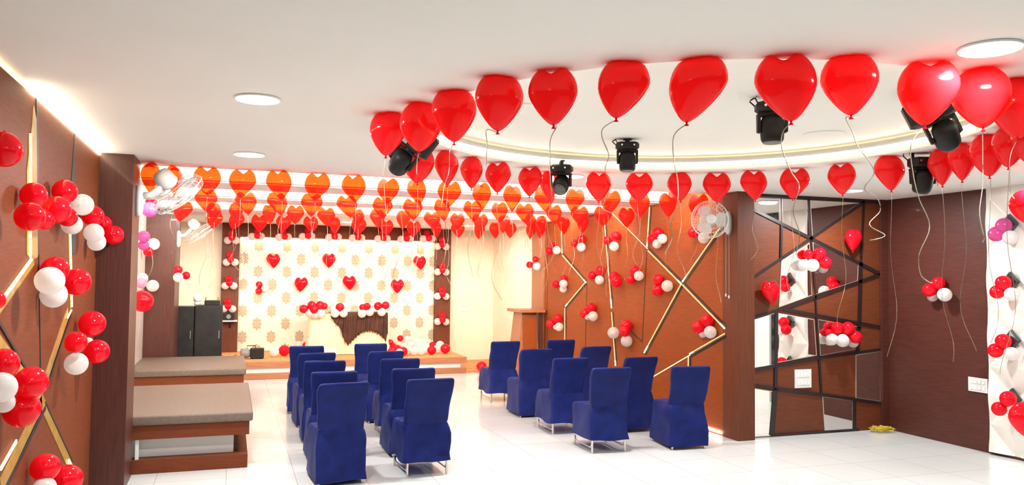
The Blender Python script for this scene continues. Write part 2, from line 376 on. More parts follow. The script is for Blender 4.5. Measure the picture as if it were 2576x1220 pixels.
bars = [((1890, 487), (2222, 503), .05), ((1895, 528), (2039, 600), .05), ((2040, 601), (2217, 690), .06), ((2173, 504), (2039, 599), .05), ((2039, 599), (1895, 697), .04),
        ((2033, 497), (2039, 599), .04), ((2039, 599), (2050, 747), .035), ((1965, 566), (1963, 655), .04), ((2172, 506), (2164, 660), .04), ((2164, 660), (2160, 826), .07),
        ((2217, 690), (1954, 781), .05), ((1954, 781), (1895, 800), .045), ((1970, 778), (2220, 823), .05), ((2050, 747), (2053, 800), .03), ((2053, 798), (2065, 992), .04),
        ((1952, 783), (1950, 975), .06), ((1950, 975), (1940, 1104), .09), ((1895, 930), (2062, 899), .05), ((2062, 899), (2220, 879), .045), ((1895, 970), (2062, 992), .05),
        ((2062, 992), (2220, 1014), .05), ((2218, 500), (2218, 1088), .04), ((2158, 822), (2156, 884), .07), ((2148, 1006), (2148, 1090), .06), ((1938, 1106), (2160, 1090), .03)]
for p, q, w in bars:
    a, b_ = at(*p, Y=MYW), at(*q, Y=MYW)
    for v in (a, b_): v.x = max(5.765, min(v.x, 7.73)); v.z = max(.02, min(v.z, ZC-.03))
    bar_on(a, b_, w*.75, NY, .004, .012).build('bar', M['bar'], wm)
# --- tufted leather panel, black marble strip and white doors on the side wall
XS = 7.81
def tufted():
    y0, y1, zt = 5.88, 6.53, ZC; mb = MB(); ny, nz = 56, 230; V = []
    a, bb_ = .325, .31
    def h(y, z):
        u, v = (y-(y0+y1)/2)/a, (z-.63)/bb_
        p, q = (u+v)/2, (u-v)/2
        fp, fq = abs(p-round(p)), abs(q-round(q))     # creases lie on integer p, q
        e = min(fp, fq)
        return .06*(1-max(0, 1-e*2)**2.2)
    for i in range(ny+1):
        r_ = []
        for k in range(nz+1):
            y, z = y0+(y1-y0)*i/ny, .03+(zt-.03)*k/nz
            r_.append(mb.b.verts.new((XS-h(y, z)*min(1, min(i, ny-i)/3+.15), y, z)))
        V.append(r_)
    for i in range(ny):
        for k in range(nz): mb.b.faces.new((V[i][k], V[i][k+1], V[i+1][k+1], V[i+1][k]))
    return mb
tp = tag(tufted().build('tufted_panel', M['white_leather'], None, True), 'white tufted leather wall panel with black diamond tufts beside the dark wood wall', 'wall panel')
for k in range(1, 5):
    z = .03+.61*k; y = 6.205
    mb = MB(); bt = [(XS-.05, y-.10, z), (XS-.05, y, z+.11), (XS-.05, y+.10, z), (XS-.05, y, z-.11)]
    mid = [(XS-.088, y-.085, z), (XS-.088, y, z+.10), (XS-.088, y+.085, z), (XS-.088, y, z-.10)]
    top = [(XS-.10, y-.03, z), (XS-.10, y, z+.04), (XS-.10, y+.03, z), (XS-.10, y, z-.04)]
    mb.loft([bt, mid, top]).build('diamond_tuft', M['black_marble'], tp)
struct(MB().box(XS-.02, XS, 5.72, 5.88, 0, ZC).build('trim_2', M['black_marble']))
dr = struct(MB().box(XS-.04, XS, 4.40, 5.70, 0, 2.3).build('door_1', M['gloss_white']))
MB().box(XS-.046, XS-.04, 5.04, 5.055, 0, 2.3).build('door_gap', M['gap'], dr)
for y in (5.14, 4.95): MB().tube([(XS-.04, y, 1.0), (XS-.09, y, 1.02), (XS-.09, y, 1.28), (XS-.04, y, 1.3)], .012).build('door_handle', M['black'], dr)
def switchboard(name, lab, P, du, dv, n, nsw):
    t = thing(name, lab, 'switch board', tuple(P))
    nn = Vector(n); u = Vector(du); v = Vector(dv); T = MB().prism([-u/2-v/2, u/2-v/2, u/2+v/2, -u/2+v/2], nn*.014)
    T.build('cover_plate', M['white_plastic'], t)
    for r_ in range(2):
        for k in range(nsw):
            c = u*((k+.5)/nsw-.5)*.8+v*(.22 if r_ else -.22)+nn*.0145; w_ = u*(.30/nsw); h_ = v*.12
            MB().prism([c-w_-h_, c+w_-h_, c+w_+h_, c-w_+h_], nn*.005).build('switch', M['gloss_white'], t)
    return t
switchboard('switchboard', 'square white switchboard on the mirrored wall below the mirrors', (6.53, MYW, .67), (.24, 0, 0), (0, 0, .22), (0, -1, 0), 4)
switchboard('switchboard', 'white switchboard on the dark wood wall touching the tufted leather panel', (XS, 6.66, .72), (0, -.24, 0), (0, 0, .155), (-1, 0, 0), 4)
switchboard('switchboard', 'small white socket plate on the cream wall right of the stage frame', (4.85, 17.0, 1.13), (.17, 0, 0), (0, 0, .07), (0, -1, 0), 2)

# --- downlights (fixtures)
where = {0: 'glowing round downlight in the ceiling above the left bench column, nearer one', 1: 'glowing round downlight close to the lit ceiling trays on the left',
         2: 'small glowing downlight between round recess and far ceiling trays', 3: 'large glowing round downlight nearest the camera at top right corner',
         4: 'glowing downlight in front of the mirrored wall', 5: 'bright downlight in the ceiling over the middle of the stage', 6: 'downlight over the lectern end of the stage', 7: 'downlight over the cabinet end of the stage'}
for i, (x, y) in enumerate(DL):
    if i > 7: continue
    t = thing('downlight', where[i], 'ceiling light', (x, y, ZC), group=None)
    MB().lathe([(.132, -.001), (.132, -.006), (.126, -.012), (.122, -.006)], 32, cap=True).build('trim_ring', M['white_plastic'], t, True)
    MB().lathe([(.122, -.007), (.122, -.014)], 32).build('diffuser', M['lamp'], t)
for i, (x, y) in enumerate(((1.86, 5.1), (4.4, 5.1))):
    t = thing('downlight', ('unlit flush downlight in the round recess behind the near heart balloons', 'unlit flush downlight in the round recess near the mirrored wall side')[i], 'ceiling light', (x, y, ZC+.13))
    MB().lathe([(.16, -.001), (.16, -.006), (.15, -.010)], 32).build('diffuser', M['recess'], t, True)

# ------------------------------------------------------------------ stage
SZ, SY = .31, 14.87
st = thing('stage', 'low stage platform with brown edge boards and white recessed riser', 'stage', (1.5, SY, 0))
def W_(mb, name, mt, parent, smooth=False): return add_world(parent, mb.build(name, mt, None, smooth))
W_(MB().box(-1.28, 4.32, SY, 16.99, .20, SZ, .004), 'platform_top', M['wood_light'], st)
W_(MB().box(-1.28, 4.21, SY+.06, 16.98, .11, .20), 'riser', M['gloss_white'], st)
W_(MB().box(-1.28, 4.32, SY+.01, 16.98, 0, .11, .004), 'base_board', M['wood_light'], st)
W_(MB().box(-1.27, 4.31, SY+.03, 16.97, SZ, SZ+.005), 'carpet', M['carpet'], st)
tag(MB().box(4.33, XR-.005, 14.95, 16.99, 0, .03).build('carpet', M['carpet']), 'orange brown speckled carpet on the floor right of the stage', 'carpet')
sf = thing('wooden_surround', 'dark wood surround of the damask backdrop, lined with clusters of balloons', 'surround', (2.1, 16.9, SZ))
W_(MB().box(-.19, .14, 16.80, 16.98, SZ, 2.62, .004), 'post', M['wood_col'], sf)
W_(MB().box(4.16, 4.49, 16.80, 16.98, SZ, 2.62, .004), 'post', M['wood_col'], sf)
W_(MB().box(-.19, 4.49, 16.80, 16.98, 2.62, ZC-.002, .004), 'top_beam', M['wood_left'], sf)
bd = tag(MB().box(.145, 4.155, 16.93, 16.985, SZ+.01, 2.615).build('backdrop', M['damask']), 'cream backdrop with gold damask medallions inside the lit stage frame', 'backdrop')
bd.location = (0, 0, 0)
W = 2576

# stage table with pleated skirt and brown swag
TX0, TX1, TY0, TY1, TZ = 1.48, 2.93, 15.85, 16.45, 1.12
tb = thing('stage_table', 'table on the stage with ivory pleated skirt and brown satin swag', 'table', ((TX0+TX1)/2, 16.1, SZ))
W_(MB().box(TX0, TX1, TY0, TY1, TZ-.03, TZ, .004), 'tabletop', M['wood_light'], tb)
def skirt_mesh():
    mb = MB(); per = []
    n1 = 90; n2 = 34
    for i in range(n1): per.append((TX0+(TX1-TX0)*i/n1, TY0))
    for i in range(n2): per.append((TX1, TY0+(TY1-TY0)*i/n2))
    for i in range(n1): per.append((TX1-(TX1-TX0)*i/n1, TY1))
    for i in range(n2): per.append((TX0, TY1-(TY1-TY0)*i/n2))
    cx, cy = (TX0+TX1)/2, (TY0+TY1)/2; rings = []
    for j in range(9):
        t = j/8; z = TZ-.012-(TZ-.012-SZ-.015)*t; rg = []
        for i, (x, y) in enumerate(per):
            d = Vector((x-cx, (y-cy)*2, 0)).normalized(); amp = (.012+.02*t)*sin(i*2*pi/5.3+.5*sin(i*.7))+.012+.05*t*t
            rg.append((x+d.x*amp, y+d.y*amp, z))
        rings.append(rg)
    mb.loft(rings, False, False); return mb
W_(skirt_mesh(), 'skirt', M['skirt'], tb, True)
def swag_mesh():
    mb = MB(); n = 70; V = []
    def low(t):      # lower edge of the cloth across the front, from photo: two pointed tails and an arch
        pts = [(0, 1.06), (.06, .95), (.16, .84), (.22, .62), (.30, .50), (.40, .62), (.52, .74), (.66, .78), (.80, .74), (.90, .66), (.96, .56), (1, .74)]
        for (a, za), (b_, zb) in zip(pts, pts[1:]):
            if a <= t <= b_: return za+(zb-za)*(t-a)/(b_-a)
        return .8
    x0, x1 = TX0+.36, TX1+.02
    for i in range(n+1):
        t = i/n; x = x0+(x1-x0)*t; r_ = [mb.b.verts.new((x, TY1-.05, TZ+.004)), mb.b.verts.new((x, TY0-.02, TZ+.006))]
        for j in range(1, 9):
            s_ = j/8; z = TZ-.0-(TZ-low(t)+.02*sin(i*1.9))*s_
            r_.append(mb.b.verts.new((x, TY0-.045-.05*s_+.016*sin(i*1.15+.4*j), z)))
        V.append(r_)
    for A, B in zip(V, V[1:]):
        for j in range(len(A)-1): mb.b.faces.new((A[j], A[j+1], B[j+1], B[j]))
    return mb
sw = tag(swag_mesh().build('table_swag', M['brown_cloth'], None, True), 'dark brown satin swag cloth draped over the ivory skirted stage table', 'cloth')
md = sw.modifiers.new('s', 'SOLIDIFY'); md.thickness = .006

# floor machine and cabinets on stage
def cabinet(x0, x1, z1, lab):
    t = thing('cabinet', lab, 'cabinet', ((x0+x1)/2, 15.3, SZ))
    W_(MB().box(x0, x1, 15.1, 15.6, SZ+.006, z1, .006), 'body', M['black'], t)
    W_(MB().box(x0+.015, x1-.015, 15.085, 15.1, SZ+.04, z1-.03, .003), 'door', M['black'], t)
    W_(MB().box(x1-.06, x1-.045, 15.07, 15.085, .72, .86, .002), 'handle', M['steel'], t)
cabinet(-.93, -.60, 1.28, 'black cabinet beside the brown column behind the far bench')
cabinet(-.59, -.13, 1.30, 'black cabinet next to the stage frame post, with a black device on top')
t = thing('audio_mixer', 'small black device with two raised knobs on top of the black cabinets', 'audio device', (-.35, 15.3, 1.3))
W_(MB().box(-.44, -.18, 15.2, 15.45, 1.302, 1.385, .008), 'body', M['black'], t)
for x in (-.42, -.21): W_(MB().lathe([(.012, 0), (.012, .06)], 10, Matrix.Translation((x, 15.3, 1.383))), 'knob', M['brass'], t)
t = thing('helmet_lamp', 'small round white lamp with grey band standing on the black cabinet', 'lamp', (-.585, 15.3, 1.3))
W_(MB().lathe([(.05, 1.302), (.06, 1.33), (.045, 1.36)], 20, Matrix.Translation((-.56, 15.3, 0))), 'base', M['white_plastic'], t, True)
W_(MB().lathe([(.045, 1.36), (.065, 1.38), (.07, 1.42), (.055, 1.465), (.02, 1.485)], 20, Matrix.Translation((-.56, 15.3, 0))), 'globe', M['white_plastic'], t, True)
t = thing('shelf', 'small white shelf on the left post of the stage frame', 'shelf', (0, 16.7, .98))
W_(MB().box(-.14, .13, 16.55, 16.80, .93, .955, .003), 'board', M['gloss_white'], t)
W_(MB().tube([(0, 16.78, .80), (0, 16.62, .93)], .012), 'bracket', M['black'], t)
t = thing('desktop_speaker', 'little black speaker on the white shelf of the stage frame post', 'speaker', (-.03, 16.68, .957))
W_(MB().box(-.13, .07, 16.6, 16.74, .957, 1.10, .006), 'body', M['black'], t)
W_(MB().lathe([(.04, 0), (.045, .004), (.02, -.006)], 20, Matrix.Translation((-.03, 16.598, 1.03)) @ Matrix.Rotation(pi/2, 4, 'X')), 'driver', M['grey'], t)
t = thing('fog_machine', 'grey and black fog machine lying on the stage near the frame post', 'fog machine', (.39, 15.4, SZ+.005), 0)
W_(MB().box(.36, .60, 15.33, 15.50, SZ+.02, SZ+.20, .012), 'body', M['black'], t)
W_(MB().lathe([(.075, 0), (.085, .03), (.085, .13), (.06, .17)], 24, Matrix.Translation((.19, 15.41, SZ+.11)) @ Matrix.Rotation(pi/2, 4, 'Y')), 'tank', M['grey'], t, True)
W_(MB().tube([(.30, 15.41, SZ+.19), (.30, 15.41, SZ+.245), (.45, 15.41, SZ+.245), (.45, 15.41, SZ+.2)], .008), 'handle', M['black'], t)
for x in (.2, .4, .57): W_(MB().box(x-.015, x+.015, 15.36, 15.46, SZ+.006, SZ+.025), 'foot', M['black'], t)
W_(MB().tube([(.12, 15.45, SZ+.08), (.02, 15.55, SZ+.02), (-.10, 15.8, SZ+.012), (-.15, 16.2, SZ+.012)], .006), 'cable', M['black'], t)

# lectern
def frustum(mb, x0, x1, y0, y1, z0, X0, X1, Y0, Y1, z1):
    mb.loft([[(x0, y0, z0), (x1, y0, z0), (x1, y1, z0), (x0, y1, z0)], [(X0, Y0, z1), (X1, Y0, z1), (X1, Y1, z1), (X0, Y1, z1)]]); return mb
t = thing('lectern', 'tapered light brown wooden lectern with slab top against the right wall', 'lectern', (5.22, 14.15, 0))
W_(frustum(MB(), 4.96, 5.42, 13.82, 14.40, 0.0, 5.08, 5.36, 13.88, 14.34, 1.21), 'body', M['wood_light'], t)
W_(MB().box(5.09, 5.335, 13.80, 13.86, .10, 1.12, .003), 'shaded_front', M['wood'], t)  # darker veneer paints the shade on the face turned from the stage light
W_(MB().box(4.98, 5.48, 13.72, 14.45, 1.21, 1.265, .004), 'top', M['wood_light'], t)
W_(MB().box(5.40, 5.455, 13.79, 13.85, 0, 1.21, .003), 'corner_post', M['wood_dark'], t)

# padded benches
def bench(y0, y1, lab):
    t = thing('padded_bench', lab, 'bench', (-.4, y0, 0))
    W_(MB().box(-1.285, .23, y0, y1, .445, .535, .018), 'cushion', M['cushion'], t, True)
    W_(MB().box(-1.285, .20, y0+.03, y1-.02, .315, .445, .004), 'top_board', M['wood_left'], t)
    W_(MB().box(-1.285, .19, y0+.03, y0+.17, 0, .13, .004), 'base_board', M['wood_left'], t)
    W_(MB().box(.10, .19, y0+.17, y1-.02, 0, .13, .004), 'base_board', M['wood_left'], t)
    W_(MB().box(.06, .10, y0+.21, y1-.02, .13, .315), 'support', M['wood_v'], t)
    W_(MB().box(-1.28, .06, y0+.19, y0+.21, .10, .315), 'riser', M['gloss_white'], t)
    W_(MB().box(-1.28, .10, y0+.17, y0+.21, .0, .125), 'base_board', M['wood_left'], t)
    W_(MB().box(-.80, -.77, y0+.05, y0+.09, .13, .315), 'support', M['white_plastic'], t)
bench(8.13, 10.35, 'taupe padded bench on open brown plinth beside the near column')
bench(11.9, 13.80, 'taupe padded bench farther back, in front of brown column and black cabinets')

# ------------------------------------------------------------------ chairs
def rrect(xh, y0, y1, z, r, n=6):
    r = min(r, xh*.98, (y1-y0)/2*.98); pts = []
    for cx, cy, a0 in ((xh-r, y0+r, -pi/2), (xh-r, y1-r, 0), (-xh+r, y1-r, pi/2), (-xh+r, y0+r, pi)):
        for k in range(n+1):
            a = a0+pi/2*k/n; pts.append((cx+r*cos(a), cy+r*sin(a), z))
    # subdivide the straight runs
    out = []
    for i, p in enumerate(pts):
        q = pts[(i+1) % len(pts)]; out.append(p)
        if i % (n+1) == n:
            m_ = 9
            for k in range(1, m_): out.append(tuple(p[j]+(q[j]-p[j])*k/m_ for j in range(3)))
    return out
def cover_mesh(zb, seed):
    prof = [(zb, .228, -.035, .545, .025), ((zb+.2)/2, .225, -.028, .54, .025), (.2, .223, -.02, .53, .025), (.3, .221, -.008, .52, .025), (.38, .219, .002, .512, .03), (.43, .217, .010, .508, .03),
            (.455, .215, .014, .502, .035), (.472, .210, .015, .49, .04), (.480, .205, .016, .46, .04), (.484, .204, .016, .30, .035), (.488, .206, .014, .14, .03), (.51, .208, .010, .105, .03),
            (.56, .211, .002, .085, .03), (.63, .215, -.012, .065, .028), (.70, .219, -.03, .045, .026), (.77, .223, -.048, .024, .026), (.83, .226, -.064, .004, .024),
            (.87, .226, -.076, -.012, .022), (.893, .221, -.080, -.022, .02), (.903, .208, -.076, -.030, .015)]
    mb = MB(); rings = []
    for z, xh, y0, y1, r in prof:
        rg = []
        for k, (x, y, zz) in enumerate(rrect(xh, y0, y1, z, r)):
            v = Vector((x*5+seed, y*5, zz*7)); nz = noise.noise(v)
            fold = .011*sin(9*(x+y)+14*zz+seed)*(.4 if z > .5 else 1)
            k2 = 1 if z > .06 else .5
            d = Vector((x, y-(y0+y1)/2, 0)); d = d.normalized() if d.length > 1e-4 else d
            hem = .02*noise.noise(Vector((x*4, y*4, seed))) if z == zb else 0
            rg.append((x+d.x*(nz*.016+fold)*k2, y+d.y*(nz*.016+fold)*k2, zz+hem+(.006*nz if z > .8 else 0)))
        rings.append(rg)
    mb.loft(rings, False, True)
    me = mb.mesh('chair_cover', M['blue'], True); return me
covers = {'long': [cover_mesh(.035, s) for s in (0, 3.3, 7.1)], 'short': [cover_mesh(.135, s) for s in (1.1, 5.2)]}
legm = MB().tube([(0, 0, 0), (0, 0, .17)], .011, 10).mesh('chair_leg', M['steel'])
strm = MB().tube([(0, .03, .10), (0, .06, .055), (0, .46, .055), (0, .49, .10)], .007, 8).mesh('chair_stretcher', M['steel'], True)
def chair(x, y, rz, kind, k, lab, grp):
    t = thing('banquet_chair', lab, 'chair', (x, y, 0), rz, grp)
    link('cover', covers[kind][k % len(covers[kind])], t)
    for sx in (-1, 1):
        link('leg', legm, t, (sx*.19, .02, 0)); link('leg', legm, t, (sx*.19, .50, 0)); link('stretcher', strm, t, (sx*.19, 0, 0))
G1, G2 = 'blue covered chairs of the block by the benches', 'blue covered chairs of the block by the gold-lined wall'
rown = ['frontmost', 'second from the front', 'middle', 'fourth from the front', 'farthest']
rowb = ['nearest the camera', 'second from the camera', 'third from the camera', 'farthest, beside the lectern']
for i, (x, y, a) in enumerate([(.96, 7.25, 3), (.985, 8.1, 1), (1.0, 9.15, -1), (1.01, 10.1, 2), (.98, 11.1, -2)]):
    chair(x, y, radians(a), 'long', i, 'blue covered chair in the bench-side column, '+['nearest the camera', 'second from the camera', 'middle one', 'second farthest', 'farthest one'][i], G1)
for i, (x, y, a) in enumerate([(1.765, 7.33, 3), (1.80, 8.2, 1), (1.86, 9.2, -1), (1.87, 10.15, 1), (1.87, 11.3, 0)]):
    chair(x, y, radians(a), 'short' if i in (0, 2) else 'long', i, 'blue covered chair left of the centre aisle, '+['nearest the camera with chrome legs showing', 'second from the camera', 'middle one', 'second farthest', 'farthest one'][i], G1)
for i, (x, y, a) in enumerate([(3.84, 7.75, -1), (3.82, 8.8, 0), (3.85, 10.0, -1), (3.86, 11.3, 1)]):
    chair(x, y, radians(a), 'short' if i in (0, 1, 3) else 'long', i+1, 'blue covered chair right of the centre aisle, '+['nearest the camera with chrome legs showing', 'second from the camera', 'third from the camera', 'farthest one in front of the lectern'][i], G2)
for i, (x, y, a) in enumerate([(4.76, 7.66, -5), (4.70, 8.7, 4), (4.82, 10.2, 2), (4.80, 11.4, 0)]):
    chair(x, y, radians(a), 'long', i+1, 'blue covered chair next to the gold-lined wall, '+['nearest the camera', 'second from the camera', 'third from the camera', 'farthest one'][i], G2)

# ------------------------------------------------------------------ wall fans
def fan(lab, base, wall_n, centre, nrm, rad, cords=False):
    """base = point on wall, wall_n = wall normal, centre = middle of the cage, nrm = direction the fan blows"""
    t = thing('wall_fan', lab, 'fan', tuple(base)); wn = Vector(wall_n); base = Vector(base); c = Vector(centre); n = Vector(nrm).normalized()
    q = n.to_track_quat('Z', 'Y').to_matrix().to_4x4(); T = Matrix.Translation(c) @ q
    side = wn.cross(Vector((0, 0, 1)))
    qb = wn.to_track_quat('Z', 'Y').to_matrix().to_4x4()
    up = qb.inverted() @ Vector((0, 0, 1))
    rings = []
    for dz, s_ in ((0, 1), (.03, 1), (.05, .85), (.058, .6)):
        rings.append([base+wn*dz+side*(.05*s_*cos(a))+Vector((0, 0, .14*s_*sin(a))) for a in [2*pi*k/24 for k in range(24)]])
    W_(MB().loft(rings), 'wall_bracket', M['fan_plastic'], t, True)
    mot = c-n*.16
    W_(MB().tube([base+wn*.04+Vector((0, 0, .05)), base+wn*.12+Vector((0, 0, .06)), mot-n*.02-Vector((0, 0, .05)), mot], [.035, .033, .028, .03], 12), 'arm', M['fan_plastic'], t, True)
    W_(MB().lathe([(.03, -.26), (.065, -.25), (.085, -.21), (.09, -.12), (.08, -.10), (.05, -.08)], 24, T), 'motor_housing', M['fan_plastic'], t, True)
    cg = MB().torus(rad, .006, 0, 48, 6, T)
    for rr, zz in ((.92, .05), (.75, .065), (.55, .07), (.92, -.04), (.72, -.065), (.5, -.075)): cg.torus(rad*rr, .0022, zz, 40, 4, T)
    nw = 36
    for k in range(nw):
        a = 2*pi*k/nw; u = lambda r_, z_: T @ Vector((r_*cos(a), r_*sin(a), z_))
        cg.tube([u(rad, 0), u(rad*.92, .05), u(rad*.6, .07), u(.05, .075)], .0013, 4, False); cg.tube([u(rad, 0), u(rad*.92, -.04), u(rad*.6, -.072), u(.07, -.08)], .0013, 4, False)
    W_(cg, 'cage', M['fan_plastic'], t)
    for k in range(3):
        mb = MB(); V = []
        for i in range(9):
            r_ = .04+(rad*.84-.04)*i/8; wdt = .9*sin(pi*(i+1.2)/11.5); row = []
            for j in range(7):
                a = 2*pi*k/3+(j/6-.5)*wdt*1.5; row.append(mb.b.verts.new(T @ Vector((r_*cos(a), r_*sin(a), (j/6-.5)*.05))))
            V.append(row)
        for A, B in zip(V, V[1:]):
            for j in range(6): mb.b.faces.new((A[j], A[j+1], B[j+1], B[j]))
        W_(mb, 'blade', M['blade'], t, True)
    W_(MB().lathe([(.055, .068), (.055, .080), (.048, .088), (.02, .092)], 24, T), 'badge', M['white_plastic'], t, True)
    if cords:
        for dx in (-.03, .03):
            p = base+wn*.03+side*dx-Vector((0, 0, .13))
            cd_ = W_(MB().tube([p, p-Vector((0, 0, .72 if dx < 0 else .70))], .0025, 5), 'pull_cord', M['string'], t)
            W_(MB().lathe([(.006, 0), (.011, .01), (.011, .03), (.004, .04)], 10, Matrix.Translation(p-Vector((0, 0, .76 if dx < 0 else .74)))), 'pull_knob', M['white_plastic'], t, True)
fan('white wall fan on the near brown column above the padded benches', (-.82, 7.86, 2.50), (1, 0, 0), tuple(at(447, 487, Y=7.95)), (.62, .32, -.72), .26)
fan('white wall fan farther back beside the brown column over the black cabinets', (-.85, 14.05, 2.42), (1, 0, 0), tuple(at(503, 586, Y=14.1)), (.60, .05, -.80), .26)
fan('white wall fan with two pull cords at the right wall, facing the room', (XR, 8.02, 2.52), (-1, 0, 0), tuple(at(1786, 552, Y=7.98)), (-.35, -.9, .02), .215, True)

# ------------------------------------------------------------------ moving head stage lights
def moving_head(lab, top, s, rz, tilt, drop=.05, display=False, face='lens', roll=0, bh=.10, bd=.13, straps=False, bw=1, cord=False):
    t = thing('moving_head_light', lab, 'stage light', top, rz); t.rotation_euler = (0, roll, rz)
    t.scale = (s, s, s); P = lambda mb, mt, n, sm=False, par=None: mb.build(n, mt, par or t, sm)
    z = -drop/s
    ck = MB()
    if straps:
        for x in (-.13, .13): ck.box(x-.018, x+.018, -.012, .012, z, 0)
    else: ck.tube([(0, 0, 0), (0, 0, z)], .035, 12).box(-.06, .06, -.025, .025, -.02, 0)
    P(ck, M['black'], 'clamp')
    oc = [(x*bw, y) for x, y in ((-.17, -.06), (-.12, -bd), (.12, -bd), (.17, -.06), (.17, .06), (.12, bd), (-.12, bd), (-.17, .06))]
    if cord: P(MB().tube([(.03, -.1, z+.1), (.05, -.16, z-.1), (.09, -.17, z-.3), (.10, -.17, z-.38)], .008, 8), M['wire'], 'cord')
    bs = P(MB().loft([[(x*.9, y*.9, z) for x, y in oc], [(x, y, z-.025) for x, y in oc], [(x, y, z-bh+.02) for x, y in oc], [(x*.85, y*.85, z-bh) for x, y in oc]]), M['black'], 'base')
    for x in (-.09, .09): P(MB().lathe([(.014, 0), (.014, .012)], 10, Matrix.Translation((x, -bd+.005, z-.05)) @ Matrix.Rotation(pi/2, 4, 'X')), M['steel'], 'knob')
    if display: P(MB().box(-.115*bw, -.115*bw+.10, -bd-.008, -bd+.002, z-bh+.025, z-.025, .002), M['display'], 'display')
    z2 = z-bh
    yk = MB().tube([(0, 0, z2+.01), (0, 0, z2-.03)], .07, 16)
    for sx in (-1, 1): yk.loft([[(sx*.125, y, zz) for y, zz in ((-.06, z2-.02), (.06, z2-.02), (.045, z2-.22), (-.045, z2-.22))], [(sx*.155, y, zz) for y, zz in ((-.05, z2-.02), (.05, z2-.02), (.035, z2-.21), (-.035, z2-.21))]])
    yk.box(-.155, .155, -.06, .06, z2-.045, z2-.015, .008)
    P(yk, M['black'], 'yoke')
    T = Matrix.Translation((0, 0, z2-.19)) @ Matrix.Rotation(tilt, 4, 'X')
    hd = P(MB().lathe([(.05, -.16), (.095, -.145), (.12, -.09), (.124, .04), (.118, .10), (.10, .13)], 12, T), M['black'], 'head', True)
    P(MB().lathe([(.098, .1305), (.095, .138), (.05, .142)], 24, T), M['honey'] if face == 'honey' else M['grey'], 'lens', True, hd)
    P(MB().tube([(-.16, .05, z-.03), (-.22, .06, z+.03), (-.21, .04, z*.4), (-.17, .05, -.002)], .008, 8).tube([(-.14, -.02, z-.02), (-.18, -.03, z+.05), (-.16, -.03, -.003)], .007, 8), M['black'], 'cable', True)
    return t
ZR = ZC+.128
yc = lambda p: -atan2(p[0], p[1])
p = at(1578, 350, Z=ZR); moving_head('small black moving-head light hanging in the round recess, farthest from camera', tuple(p), .56, yc(p)+.1, radians(178), .03)
p = at(1942, 243, Z=ZR); moving_head('black moving-head light in the round recess, partly behind a big heart balloon', tuple(p), .60, yc(p)+.2, radians(178), .04)
p = at(2322, 232, Z=ZR); moving_head('large tilted black light with display in the recess, behind a big balloon', tuple(p), .60, yc(p)+.1, radians(225), .03, True, roll=radians(-24), bh=.26, bd=.18, bw=1.5)
p = at(2320, 357, Z=ZC+.09); moving_head('black moving-head light hung by straps from the recess rim', tuple(p), .62, yc(p)+.5, radians(205), .13, straps=True, bh=.12, cord=True)
p = at(1412, 403, Z=ZC+.06); moving_head('black moving-head light with honeycomb lens hung from the recess rim', tuple(p), .62, yc(p)-.25, radians(130), .05, False, 'honey')
p = at(1078, 318, Z=ZC); moving_head('black stage light with small display among the heart balloons left of the recess', tuple(p), .58, yc(p)-.2, radians(215), .03, True, roll=radians(38), bh=.30, bd=.14, bw=1.25)

# yellow cable heap
mb = MB(); rr = random.Random(3)
for k in range(9):
    cx, cy = 7.58+rr.uniform(-.06, .06), 7.83+rr.uniform(-.03, .03); a0 = rr.uniform(0, 6); pts = []
    for i in range(15):
        a = a0+i*.5; r_ = rr.uniform(.05, .11); pts.append((cx+r_*1.3*cos(a), min(cy+r_*sin(a)*.8, 7.92), .01+.03*abs(sin(i*1.3+k))+.005*k))
    mb.tube(pts, .004, 5)
tag(mb.build('cable_coil', M['wire'], None, True), 'tangled heap of yellow cable on floor at foot of mirrored wall', 'cable')

# ------------------------------------------------------------------ balloons
def sphere_pts(nu=28, nv=18):
    for j in range(1, nv):
        ph = pi*j/nv
        yield [(sin(ph)*cos(2*pi*i/nu), sin(ph)*sin(2*pi*i/nu), -cos(ph)) for i in range(nu)]
def heart_mesh(notch, tail, press, name, nu=28, nv=18, thick=.62, mt='red_clear', shear=0, wide=1, tp=(.46, 1.35)):
    """upright heart balloon, local Y is its thin axis; unit: about 1 wide; origin at the middle; returns mesh, top z, tail z"""
    def f(x, y, z):
        lo = max(0, -z)
        w = (1-tp[0]*lo**tp[1])
        zz = z*(1.04+tail*lo*.55)
        zz -= notch*math.exp(-(x/.33)**2)*max(0, z)**1.5
        zz += notch*.10*max(0, z)*min(1, abs(x)*1.6)
        zz *= .5; X = x*.5*w*1.02*wide+shear*lo**1.2*.62-shear*.14*max(0, z); Y = y*.5*thick*w
        if zz > press: zz = press+(zz-press)*.12
        return (X, Y, zz)
    mb = MB(); rings = [[f(*p) for p in r] for r in sphere_pts(nu, nv)]
    bot, top = f(0, 0, -1), f(0, 0, 1)
    rv = [[mb.b.verts.new(p) for p in r] for r in rings]; b0, t0 = mb.b.verts.new(bot), mb.b.verts.new(top); n = nu
    for A, B in zip(rv, rv[1:]):
        for k in range(n): mb.b.faces.new((A[k], A[(k+1) % n], B[(k+1) % n], B[k]))
    for k in range(n): mb.b.faces.new((b0, rv[0][(k+1) % n], rv[0][k])); mb.b.faces.new((t0, rv[-1][k], rv[-1][(k+1) % n]))
    zt = max(v.co.z for v in mb.b.verts); zb = bot[2]
    return mb.mesh(name, M[mt], True), zt, zb, bot[0]
